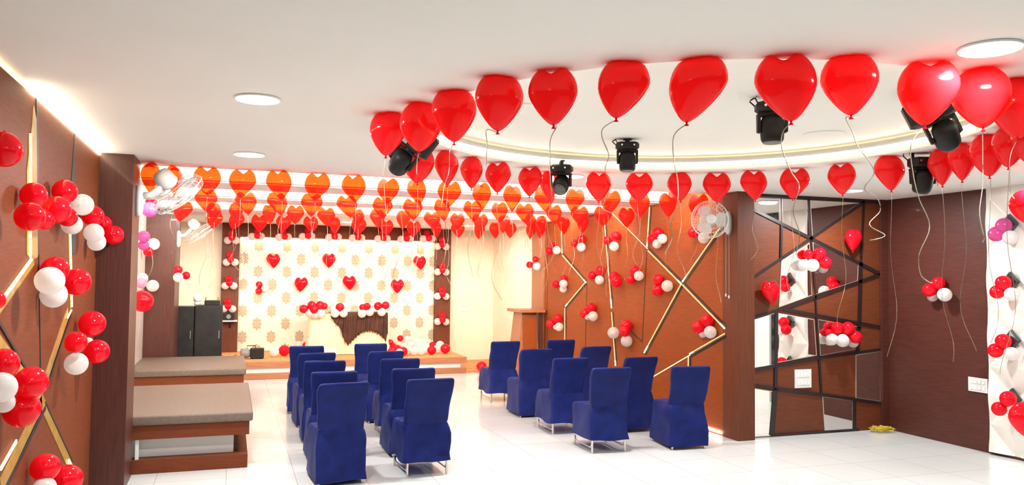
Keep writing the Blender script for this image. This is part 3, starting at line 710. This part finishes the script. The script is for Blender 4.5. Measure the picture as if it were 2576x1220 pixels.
HP = {'notched': (.46, .40, .60, .62, 'red_clear'), 'soft': (.28, .42, .49, .7, 'red_clear'), 'near': (.16, .62, .37, .84, 'red_near'), 'near_heart': (.34, .62, .42, .74, 'red_near'), 'pear': (.06, .40, .44, .84, 'red_near'),
      'far': (.44, .38, .52, .64, 'red_near'), 'far_soft': (.20, .42, .44, .74, 'red_near'), 'opaque': (.46, .40, .60, .62, 'red'), 'pear_opaque': (.02, .34, .60, .8, 'red')}
def heart_variant(kind, shear, wide=1):
    n_, t_, p_, th, mt = HP[kind]; return heart_mesh(n_, t_, p_, kind+'_heart', thick=th, mt=mt, shear=shear, wide=wide, tp=(.36, 1.9) if 'near' in kind or 'pear' in kind else (.46, 1.35))
def round_mesh(name, mt):
    mb = MB(); prof = [(max(.002, sin(pi*j/16)), -cos(pi*j/16)) for j in range(1, 16)]
    prof = [(r*(1-.05*max(0, -z)), z*(1.05 if z < 0 else 1)) for r, z in prof]
    mb.lathe([(.06, -1.13), (.03, -1.07)]+prof, 22); return mb.mesh(name, M[mt], True)
RB = {c: round_mesh('round_'+c, c) for c in ('red', 'white', 'pink', 'lilac')}
knot_me = MB().lathe([(.012, 0), (.004, .010), (.008, .022)], 10).mesh('balloon_knot', M['red'], True)
def ribbon_mesh(seed, L):
    r_ = random.Random(seed); pts = []; n = 26; a, b_ = r_.uniform(0, 6), r_.uniform(0, 6)
    for i in range(n+1):
        t = i/n; amp = .006+.05*t*t
        pts.append((amp*sin(a+t*9)+.02*t*sin(b_), amp*cos(b_+t*8), -L*t))
    return MB().tube(pts, .0018, 4, False).mesh('ribbon', M['ribbon'], True)
RIB = [ribbon_mesh(s, L) for s, L in ((1, .55), (2, .75), (3, .95), (4, .68), (5, .85))]
RIBL = [ribbon_mesh(s, L) for s, L in ((11, 1.15), (12, 1.35), (13, 1.25))]
def heart(x, y, ztop, width, kind, yaw, lean, lab, grp, rib=True, ribpts=None, name='heart_balloon', tilt=0, cat='balloon', wide=1):
    me, zt, zb, xb = heart_variant(kind, lean, wide); lean = 0
    S = width; rotm = Matrix.Rotation(yaw, 4, 'Z') @ Matrix.Rotation(tilt, 4, 'X')
    # highest vertex after the lean decides the height
    top = max((rotm @ v.co).z for v in me.vertices)
    loc = Vector((x, y, ztop-.004-top*S))
    o = link(name, me, None, loc, (tilt, lean, yaw), S); tag(o, lab, cat, grp)
    L = Matrix.LocRotScale(loc, o.rotation_euler, o.scale); o.rotation_mode = 'XYZ'
    tail = L @ Vector((xb, 0, zb))
    def put(nm, me2, rot=(0, 0, 0)):
        c = bpy.data.objects.new(nm, me2); col.objects.link(c); c.parent = o; c.matrix_parent_inverse = L.inverted()
        c.location = tail; c.rotation_euler = rot; return c
    k = put('knot', knot_me); k.location = tail+Vector((0, 0, -.016))
    if ribpts:
        P = [at(*q, Y=loc.y) for q in ribpts]; P[0] = tail+Vector((0, 0, -.008))
        # smooth the hanging line
        Q = []
        for i in range(len(P)-1):
            p0, p1, p2, p3 = P[max(i-1, 0)], P[i], P[i+1], P[min(i+2, len(P)-1)]
            for k_ in range(5):
                s = k_/5; Q.append(.5*((2*p1)+(-p0+p2)*s+(2*p0-5*p1+4*p2-p3)*s*s+(-p0+3*p1-3*p2+p3)*s**3)+Vector((0, .02*sin(i+s), 0)))
        Q.append(P[-1]); c = MB().tube(Q, .0024, 5, False).build('ribbon', M['ribbon'], None, True)
        c.parent = o; c.matrix_parent_inverse = L.inverted()
    elif rib:
        put('ribbon', R.choice(RIBL if rib == 'long' else RIB), (0, 0, R.uniform(0, 6))).location = tail+Vector((0, 0, -.008))
    return o
def face_yaw(p, wfrac, sgn):
    a = math.acos(max(0, min(1, (wfrac-.62)/(1-.62)))); return yc(p)+sgn*a*.9
# (x of the middle, y of the top, y of the tail, width, tail offset, shape, ribbon) read from the photo
near = [(978, 282, 377, 67, -8, 'near', [(970, 380), (969, 420), (968, 470), (972, 540)]), (1060, 257, 366, 79, -5, 'pear', [(1056, 370), (1052, 400), (1050, 440)]),
        (1142, 227, 342, 90, 3, 'near', [(1140, 345), (1134, 380), (1132, 430), (1118, 470), (1110, 520)]),
        (1257, 192, 314, 98, -5, 'near', [(1245, 313), (1226, 325), (1228, 362), (1222, 420)]), (1391, 172, 290, 115, 4, 'near_heart', [(1395, 292), (1403, 318), (1388, 350), (1384, 400), (1381, 440), (1386, 520)]),
        (1570, 155, 280, 121, -30, 'near', [(1536, 280), (1522, 320), (1519, 345), (1532, 390), (1518, 430), (1532, 470), (1515, 520), (1540, 535)]),
        (1757, 147, 287, 132, -45, 'near', [(1705, 285), (1700, 340), (1700, 400), (1705, 450), (1700, 510), (1682, 560), (1690, 600), (1674, 640)]),
        (1975, 137, 280, 147, 22, 'near_heart', [(1997, 280), (1976, 330), (1973, 370), (1990, 430), (2005, 470), (1988, 530), (2009, 590), (2005, 645)]),
        (2136, 141, 268, 135, 6, 'near', [(2140, 270), (2134, 295), (2152, 330), (2160, 370), (2183, 410), (2190, 440), (2172, 475), (2212, 497), (2222, 530), (2190, 565), (2222, 592), (2188, 604)]),
        (2335, 152, 308, 142, -16, 'near_heart', [(2302, 308), (2300, 360), (2304, 430), (2313, 500), (2332, 570), (2304, 640), (2314, 690), (2345, 712)]),
        (2466, 170, 305, 116, 6, 'pear', [(2475, 305), (2480, 380), (2481, 460), (2466, 540), (2472, 610)]), (2562, 196, 335, 104, -6, 'pear', [(2556, 335), (2548, 400), (2552, 500)])]
for i, (x, t_, b_, w, off, kind, rp) in enumerate(near):
    p = at(x, t_+4, Z=ZC); d = depth(p); wr_ = w*d/F
    S = max(.245, min(.275, (b_-t_)*d/F*1.02)); yaw = face_yaw(p, min(1, wr_/S), 1 if i % 2 else -1)
    heart(p.x, p.y, ZC, S*(1.0 if wr_ < S*.96 else wr_/S), kind, yaw*.5+yc(p)*.5, off/w,
          'large red heart balloon on the near rim of the recess, '+ORD[i]+' from left', 'red heart balloons on the near rim of the round recess', ribpts=rp)
far = [(1010, 330, 402, 58, 0, 'pear'), (1053, 370, 448, 74, 5, 'pear'), (1124, 380, 463, 55, -5, 'far_soft'), (1186, 395, 472, 54, 10, 'far_soft'), (1253, 407, 487, 66, 6, 'far'), (1334, 419, 487, 63, -2, 'far'), (1400, 426, 490, 52, 0, 'far_soft'),
       (1506, 432, 500, 62, 2, 'far'), (1608, 434, 500, 68, -4, 'far'), (1709, 434, 499, 61, 6, 'far_soft'), (1803, 433, 497, 66, 8, 'far'), (1896, 428, 502, 65, 0, 'far'), (1999, 422, 492, 77, 0, 'far'),
       (2117, 410, 491, 68, 5, 'far'), (2237, 392, 464, 70, 6, 'far_soft'), (2367, 376, 458, 50, -5, 'far_soft'), (2419, 361, 450, 62, 3, 'far_soft'), (2483, 340, 435, 67, -2, 'pear'), (2537, 318, 418, 50, 0, 'pear'), (2590, 300, 410, 55, 0, 'pear')]
def put_row(rows, grp, phrase, long_rib):
    for i, (x, t_, b_, w, off, kind) in enumerate(rows):
        p = at(x, t_+1, Z=ZC); d = depth(p); wf = (w*d/F)/.255
        yaw = face_yaw(p, min(1, wf), 1 if R.random() < .5 else -1)
        p.x = min(p.x, XR-.13) if p.y > 8 else p.x
        if 1395 < x < 1405: p.y += .16
        heart(p.x, p.y, ZC, .255*R.uniform(.97, 1.04), kind, yaw, (off/w+R.uniform(-.12, .12)), phrase % ORD[i], grp, rib='long' if x > 2080 else True, tilt=R.uniform(-.06, .06))
put_row(far, 'red heart balloons on the far rim of the round recess', 'red heart balloon on the far rim of the recess, %s from left', True)
rows = {
 'first': [(379, 407, 475, 45, 0), (438, 416, 456, 43, 0), (522, 418, 482, 68, 2), (611, 425, 481, 68, 0), (702, 427, 488, 61, 12), (799, 434, 489, 63, -8), (890, 439, 502, 60, 6), (977, 447, 503, 57, -2), (1048, 449, 508, 51, 14), (1131, 454, 511, 59, -4), (1212, 459, 518, 48, 0), (1289, 465, 515, 47, -4), (1370, 467, 521, 51, 6), (1447, 473, 520, 50, -12), (1537, 478, 528, 49, -8), (1609, 483, 533, 51, 0), (1682, 484, 538, 48, 2), (1757, 487, 530, 51, -10)],
 'second': [(461, 505, 549, 45, -8), (519, 474, 535, 57, 12), (619, 481, 535, 52, 6), (698, 483, 537, 49, 14), (785, 485, 537, 51, 0), (873, 490, 547, 49, 12), (963, 494, 545, 50, 4), (1039, 498, 545, 48, 2), (1113, 500, 546, 41, 3), (1189, 503, 548, 46, 6), (1257, 507, 548, 42, 2), (1320, 510, 556, 45, 8), (1393, 514, 560, 42, 8), (1458, 517, 565, 47, 8), (1517, 517, 562, 44, -2), (1576, 521, 565, 40, 2)],
 'third': [(539, 509, 545, 36, 0), (594, 509, 546, 33, 4), (678, 513, 557, 35, 8), (744, 515, 557, 43, 4), (821, 520, 562, 45, 4), (902, 525, 565, 20, 0), (950, 525, 566, 37, 4), (1015, 528, 568, 34, 2), (1087, 531, 572, 44, 6), (1151, 534, 570, 38, 0), (1208, 536, 570, 39, 6), (1268, 540, 577, 30, 0), (1335, 538, 585, 28, 8), (1362, 541, 580, 26, 0), (1417, 543, 582, 32, 4), (1466, 540, 582, 28, 2)],
 'fourth': [(540, 531, 573, 41, -2), (596, 536, 570, 46, -14), (653, 539, 585, 38, 2), (714, 541, 585, 43, 0), (782, 543, 585, 39, 4), (843, 546, 579, 28, 4), (903, 548, 585, 38, -4), (972, 552, 585, 36, 2), (1041, 555, 592, 37, 0), (1098, 558, 591, 27, 0), (1152, 559, 591, 35, 0), (1206, 563, 591, 29, -4), (1245, 560, 595, 27, 0), (1285, 561, 597, 30, 0), (1346, 563, 596, 22, 0), (1405, 560, 596, 24, 2)]}
phr = {'first': 'at the near edge of the trays', 'second': 'under the first ceiling beam', 'third': 'under the second ceiling beam', 'fourth': 'in the farthest row'}
for rn, L_ in rows.items():
    put_row([(*q, 'notched' if (q[3] > 34) else 'soft') for q in L_], 'red heart balloons in the '+rn+' row under the lit trays', 'translucent red heart balloon '+phr[rn]+', %s from left', True)
# hearts fixed to the backdrop and to the mirrored wall
for i, (x, y, lab) in enumerate([(688, 652, 'upper left one'), (828, 652, 'upper middle one'), (1056, 658, 'upper right one'), (758, 712, 'lower left one above the table end'), (879, 708, 'lower middle one above the table'), (1000, 717, 'lower right one')]):
    p = at(x, y-15, Y=16.82); heart(p.x, 16.82, p.z, .27, 'opaque', R.uniform(-.5, .5), R.uniform(-.2, .2), 'small red heart balloon stuck on the damask backdrop, '+lab, 'red hearts on the damask backdrop', rib=False)
for x, y, w, lab, k in ((2147, 576, 54, 'red heart balloon on the mirrored wall, upper one under the crossing bars', 'opaque'), (1938, 706, 52, 'red heart balloon low on the mirrored wall beside the square column', 'opaque')):
    p = at(x, y, Y=MYW-.09); heart(p.x, MYW-.09, p.z, .25, k, radians(12), radians(-6 if x > 2000 else 14), lab, 'red hearts on the mirrored wall', rib=False)

RAD = .085
def cluster(lab, grp, items, X=None, Y=None, Z=None, into=1, jit=.0, name='balloon_cluster', cat='balloon cluster'):
    """balloons tied together against a wall: items (x, y, radius in px of the photo, colour[, how far out in radii])"""
    C_ = []; XYZ = (X, Y, Z); into0 = into
    for it in items:
        x, y, r_, c = it[:4]; out = max(1.03, it[4]) if len(it) > 4 else 1.03
        X, Y, Z = XYZ if len(it) < 6 else it[5]; into = into0 if len(it) < 6 else 1
        q0 = at(x, y, X=X, Y=Y, Z=Z); rad = r_*depth(q0)/F; o = rad*out*into
        q = at(x, y, X=None if X is None else X+o, Y=None if Y is None else Y-abs(o), Z=None if Z is None else Z+abs(o))
        rad = r_*depth(q)/F; C_.append((q, rad, c))
    ctr = sum((c[0] for c in C_), Vector())/len(C_)
    root = thing(name, lab, cat, tuple(ctr), 0, grp)
    for q, rad, c in C_:
        d = (ctr-q); d = d.normalized() if d.length > 1e-3 else Vector((0, 0, 1))
        b_ = bpy.data.objects.new('balloon', RB[c]); col.objects.link(b_); b_.parent = root
        b_.location = q-ctr; b_.scale = (rad, rad, rad)
        b_.rotation_euler = (-d).to_track_quat('Z', 'Y').to_euler()
    return root
r, w_, pk, li = 'red', 'white', 'pink', 'lilac'
GL = 'balloon clusters on the near left wood wall'
cluster('big garland of red and white balloons across the left wood wall under the gold stripe', GL, [(85, 491, 32, r, .9), (75, 545, 36, r, 1.6), (142, 527, 34, r, 1.3), (163, 482, 30, r, 1), (170, 546, 24, r, 1), (110, 552, 26, r, .7), (207, 515, 27, w_, 1.5), (181, 565, 25, w_, 1)], X=XL)
cluster('red and white balloons hanging over the corner where the wood wall meets the column', GL, [(234, 543, 26, r, 1), (260, 562, 20, r, 1, (None, 7.58, None)), (236, 586, 24, w_, 1.3), (243, 609, 22, w_, 1), (286, 591, 24, r, 1.2, (None, 7.58, None))], X=XL)
cluster('two red and two white balloons on the left wall below the garland', GL, [(139, 678, 33, r, .8), (125, 706, 35, w_, 1.8), (135, 742, 32, w_, .9), (193, 709, 34, r, 1.3)], X=XL)
cluster('red heart and round balloons with one white beside the foot of the dark column', GL, [(232, 814, 32, r, 1), (191, 861, 27, r, 1.4), (244, 884, 30, r, 1.2), (192, 915, 28, w_, 1.2), (222, 861, 12, w_, .8)], X=XL)
cluster('large red and white balloon bunch at the left edge over crossing gold bands', GL, [(8, 915, 38, r, 1), (78, 962, 40, r, 1.6), (55, 1030, 44, r, 1), (2, 975, 38, w_, 2), (10, 1012, 26, w_, 1)], X=XL)
cluster('red and white balloon bunch low on the left wall at the bottom edge', GL, [(114, 1176, 35, r, 1), (170, 1205, 36, r, 1.3), (112, 1228, 28, w_, 1.4)], X=XL)
cluster('single large red balloon high at the left edge on the wood wall', GL, [(10, 377, 43, r, 1)], X=XL, name='red_balloon', cat='balloon')
cluster('single red balloon at the left edge beside the glowing gold stripe', GL, [(-12, 755, 24, r, 1)], X=XL, name='red_balloon', cat='balloon')
GC = 'balloon clusters beside the near column'
cluster('pink and red balloons under the near wall fan', GC, [(376, 527, 19, pk, 1), (381, 508, 14, r, 1)], X=-1.27)
cluster('magenta, white and red balloons hanging behind the near column', GC, [(362, 595, 15, pk, .9), (361, 617, 13, pk, 1), (386, 614, 15, w_, 1.2), (373, 633, 12, r, .8)], X=-1.27)
cluster('lilac and white balloons with one big red balloon behind the near column', GC, [(358, 700, 14, w_, .8), (356, 712, 13, li, 1.2), (384, 719, 15, w_, 1.2), (358, 757, 27, r, 1)], X=-1.27)
cluster('two red and one white balloon on the cream wall beside the brown column', 'balloon clusters near the black cabinets', [(448, 679, 11, r), (468, 693, 10, r), (448, 698, 12, w_)], X=-.85)
# stage frame
for k, y in enumerate((600, 655, 714, 772)):
    x = 583-k*3.2
    cluster('two red and two white balloons on left post of stage surround, '+['topmost', 'second from top', 'third from top', 'lowest'][k], 'balloon clusters around the stage frame',
            [(x-1, y-13, 8.5, r, 1), (x, y-2, 8.5, r, 1.8), (x-10, y+5, 9.5, w_, 1), (x+11, y+5, 9.5, w_, 1)], Y=16.8)
for k, y in enumerate((616, 680, 741, 805)):
    x = 1113
    cluster('two red and two white balloons on right post of stage surround, '+['topmost', 'second from top', 'third from top', 'lowest'][k], 'balloon clusters around the stage frame',
            [(x-1, y-12, 8.5, r, 1), (x, y-1, 8.5, r, 1.8), (x-12, y+4, 9, w_, 1), (x+9, y+5, 9, w_, 1)], Y=16.8)
for k, (x, y) in enumerate([(645, 590), (713, 592), (772, 590), (839, 592), (898, 594), (962, 596), (1020, 597), (1076, 596)]):
    cluster('red and white balloons on top beam of the stage surround, '+ORD[k]+' from left', 'balloon clusters around the stage frame',
            [(x+(-2 if k % 2 else 2), y-9, 8.5, r, 1), (x+3, y+3, 8.5, r, 1.8), (x-11, y+5, 9.5, w_, 1), (x+12, y+4, 9, w_, 1)], Y=16.8)
cluster('two red and one white balloon on the left part of the damask backdrop', 'balloon clusters around the stage frame', [(652, 716, 8.5, r), (651, 732, 8.5, r), (667, 726, 9, w_)], Y=16.92)
# along the table edge
GT = 'balloon clusters along the front edge of the stage table'
cluster('long cluster of red and white balloons at the left corner of the stage table', GT, [(764, 777, 11, r), (784, 768, 11, r, .8), (790, 778, 11, r, 1.5), (805, 768, 11, r, .8), (815, 770, 9, r, .9), (778, 787, 10.5, w_), (792, 793, 9, w_, .8), (807, 789, 11, w_, 1.3)], Y=15.82)
cluster('one red over two white balloons on the stage table front over the brown swag', GT, [(855, 773, 11, r, .9), (843, 788, 11, w_, 1.2), (864, 788, 10.5, w_, 1.1)], Y=15.78)
cluster('two red over two white balloons on the stage table front, right of the swag middle', GT, [(912, 773, 8.5, r, .9), (923, 771, 9.5, r, 1.3), (911, 789, 10.5, w_, 1.2), (930, 785, 10.5, w_, 1)], Y=15.78)
cluster('two red and a white balloon at the right corner of the stage table', GT, [(951, 770, 10.5, r), (970, 768, 10, r, .8), (960, 785, 10.5, w_, 1.3)], Y=15.78)
# balloons of the heap on the stage floor
heap = [(966, 856, 8, w_), (981, 862, 8, r), (975, 868, 8, w_), (1007, 851, 7.5, r), (1003, 866, 8, w_), (1025, 856, 10, w_), (990, 873, 8, r), (984, 884, 8, r), (1000, 878, 9, r), (1017, 872, 9, w_), (1050, 860, 9.5, w_), (1065, 862, 9.5, w_),
        (1035, 870, 10, w_), (1052, 873, 10, w_), (1070, 872, 10, w_), (1005, 888, 9.5, w_), (1014, 885, 11, r), (1027, 882, 10, w_), (1042, 884, 10, w_), (1060, 884, 10, w_), (1072, 880, 9, w_),
        (1088, 868, 8, r), (1086, 882, 10.5, r), (1099, 879, 9.5, w_), (1107, 869, 10, w_), (1120, 878, 11.5, r)]
def floor_ball(x, y, r_, c, lab, grp):
    """a loose balloon resting on the stage: distance follows from its lowest point, piled ones lie behind"""
    base = SZ+.006; q = at(x, y+r_, Z=base)
    if q.y > 16.7 or q.y < 0: Yp = 16.62-R.uniform(0, .1); q = at(x, y, Y=Yp); rad = r_*depth(q)/F
    else: rad = r_*depth(q)/F; q = at(x, y, Z=base+rad)
    rad = min(rad*1.1, .115)
    if q.z < base+rad: q.z = base+rad
    o = link('balloon', RB[c], None, q, (R.uniform(1.2, 1.9), 0, R.uniform(0, 6)), rad*.97); tag(o, lab, 'balloon', grp); return o
cnt = {}
for i, (x, y, r_, c) in enumerate(heap):
    cnt[c] = cnt.get(c, 0)+1
    floor_ball(x, y, r_, c, c+' balloon in the heap on the right of the stage, '+ORD[min(cnt[c]-1, 19)]+' '+c+' from left', 'loose balloons heaped on the right of the stage')
for i, (x, y, r_, c, lab) in enumerate([(690, 887, 11, w_, 'white balloon on the stage beside the fog machine'), (701, 879, 9, w_, 'white balloon behind the first one beside the fog machine'), (715, 883, 13, r, 'red balloon on the stage behind the first blue chair row'),
                                        (752, 868, 9, w_, 'white balloon peeking over the bench-side chairs'), (770, 868, 8, r, 'red balloon peeking over the bench-side chairs'), (820, 886, 11, w_, 'white balloon before the table skirt, nearer the bench side'), (838, 888, 11, w_, 'white balloon before the table skirt, nearer the aisle')]):
    floor_ball(x, y, r_, c, lab, 'loose balloons on the left of the stage')
q = at(1212, 935, Z=.03); rad = 13*depth(q)/F; q = at(1212, 922, Z=.03+rad)
tag(link('balloon', RB['red'], None, q, (1.5, 0, 1), rad), 'lone red balloon on the orange carpet behind the aisle chair', 'balloon')

# clusters on the right wall; items in the coordinates of an enlarged view (x/2.5417+1300, y/2.5417+480)
def z1(L_, s=2.5417, ox=1300, oy=480): return [(a/s+ox, b_/s+oy, c_/s, d_)+tuple(e) for a, b_, c_, d_, *e in L_]
GW = 'balloon clusters on the gold-lined wall'
cluster('two red and one white balloon on the pilaster above the lectern', GW, z1([(118, 438, 20, r), (82, 473, 22, r), (128, 483, 26, w_, 1.3)]), X=XR-.03, into=-1)
CW = [('two dull red and one white balloon high beside the pilaster', [(228, 345, 17, r), (208, 385, 24, r), (255, 380, 26, w_, 1.2)]),
      ('two red and one white balloon right of the highest bent gold line', [(415, 308, 29, r), (370, 335, 25, r), (412, 360, 29, w_, 1.3)]),
      ('two red over one white balloon between the two long vertical gold lines', [(633, 290, 31, r), (577, 317, 28, r), (622, 355, 31, w_, 1.3)]),
      ('two red and two white balloons at the upper gold crossing line', [(900, 268, 35, r), (868, 308, 34, r, 1.2), (930, 307, 32, w_, 1.4), (897, 340, 30, w_)]),
      ('red and white balloons half hidden by the white wall fan', [(1125, 268, 33, r), (1195, 300, 37, w_, 1.2)]),
      ('red and white balloons wrapped in thin foil strips near the pilaster', [(300, 560, 22, r), (248, 597, 24, r), (298, 595, 27, w_, 1.4), (297, 628, 24, w_)]),
      ('two red and one white balloon at mid height left of the dark red pair', [(533, 510, 30, r), (480, 540, 28, r), (528, 570, 29, w_, 1.3)]),
      ('pair of overlapping red balloons on the vertical gold line', [(622, 550, 34, r), (636, 580, 38, r, 1.3)]),
      ('two red balloons with a white one in front, at mid height', [(755, 508, 35, r), (730, 565, 30, r), (780, 543, 32, w_, 1.5)]),
      ('two stacked red balloons with a white one at their side, left of the gold crossing', [(903, 567, 35, r), (898, 635, 36, r), (962, 608, 37, w_, 1.2)]),
      ('two red and one white balloon low beside the lectern', [(263, 815, 28, r), (218, 850, 30, r), (270, 870, 28, w_, 1.3), (248, 872, 16, w_)]),
      ('two red and two white balloons low between the bent line and thin groove', [(475, 748, 32, r), (433, 783, 32, r), (487, 802, 32, w_, 1.3), (455, 808, 20, w_)]),
      ('two red and two large white balloons just above the aisle chairs', [(700, 862, 38, r, 1), (690, 897, 36, r, 1.6), (618, 908, 38, w_), (702, 960, 38, w_)]),
      ('two red and two white balloons beside the near square column', [(1218, 828, 40, r), (1162, 870, 42, r, 1.2), (1237, 903, 40, w_, 1.2), (1190, 915, 25, w_)])]
for lab, L_ in CW: cluster(lab, GW, z1(L_), X=XR, into=-1)
GM = 'balloon clusters on the mirrored wall'
cluster('three red over three white balloons high on the mirrored wall', GM, z1([(620, 580, 40, r), (712, 575, 52, r), (758, 645, 50, r, 1.5), (580, 662, 45, w_), (655, 665, 52, w_, 1.5), (740, 690, 40, w_)], 3.21, 1840, 460), Y=MYW)
cluster('four red over three white balloons low on the mirrored wall', GM, z1([(970, 150, 50, r), (1060, 155, 55, r, 1.2), (900, 195, 34, r), (1125, 230, 55, r, 1.5), (925, 250, 50, w_, 1.2), (1015, 260, 55, w_, 1.5), (1105, 275, 46, w_)], 3.389, 1820, 780), Y=MYW)
cluster('two red and two white balloons on the dark wood wall with a shadow below', 'balloon clusters on the dark side wall', z1([(582, 790, 47, r), (517, 840, 50, r, 1.4), (628, 875, 50, w_, 1.4), (540, 888, 38, w_)], 2.904, 2160, 440), X=XS, into=-1)
GP = 'balloon clusters on the tufted panel'
cluster('two magenta and one white balloon at the top of the tufted panel', GP, z1([(1060, 370, 55, pk), (1005, 432, 55, pk, 1.3), (1110, 458, 53, w_)], 2.904, 2160, 440), X=XS-.09, into=-1)
cluster('two red and one white balloon on the tufted panel, highest red ones', GP, z1([(1057, 790, 55, r), (1012, 855, 50, r, 1.3), (1120, 872, 50, w_)], 2.904, 2160, 440), X=XS-.09, into=-1)
cluster('two red and one white balloon on the tufted panel, above the switchboard height', GP, z1([(1057, 170, 55, r), (1002, 237, 53, r, 1.3), (1118, 262, 50, w_)], 2.904, 2160, 800), X=XS-.09, into=-1)
cluster('two red and one white balloon low on the tufted panel', GP, z1([(1092, 590, 57, r), (1027, 663, 52, r, 1.3), (1130, 665, 40, w_)], 2.904, 2160, 800), X=XS-.09, into=-1)
q = at(2583, 512, X=6.6); q2 = at(2582, 1048, X=6.6)
heart(q.x, q.y, q.z+.13, .27, 'pear_opaque', yc(q), 0, 'large red balloon floating at the right edge before the tufted panel, upper one', 'red balloons at the right edge', rib=False, name='red_balloon')
heart(q2.x, q2.y, q2.z+.13, .27, 'pear_opaque', yc(q2), 0, 'large red balloon at the right edge before the tufted panel, lower one', 'red balloons at the right edge', rib=False, name='red_balloon')
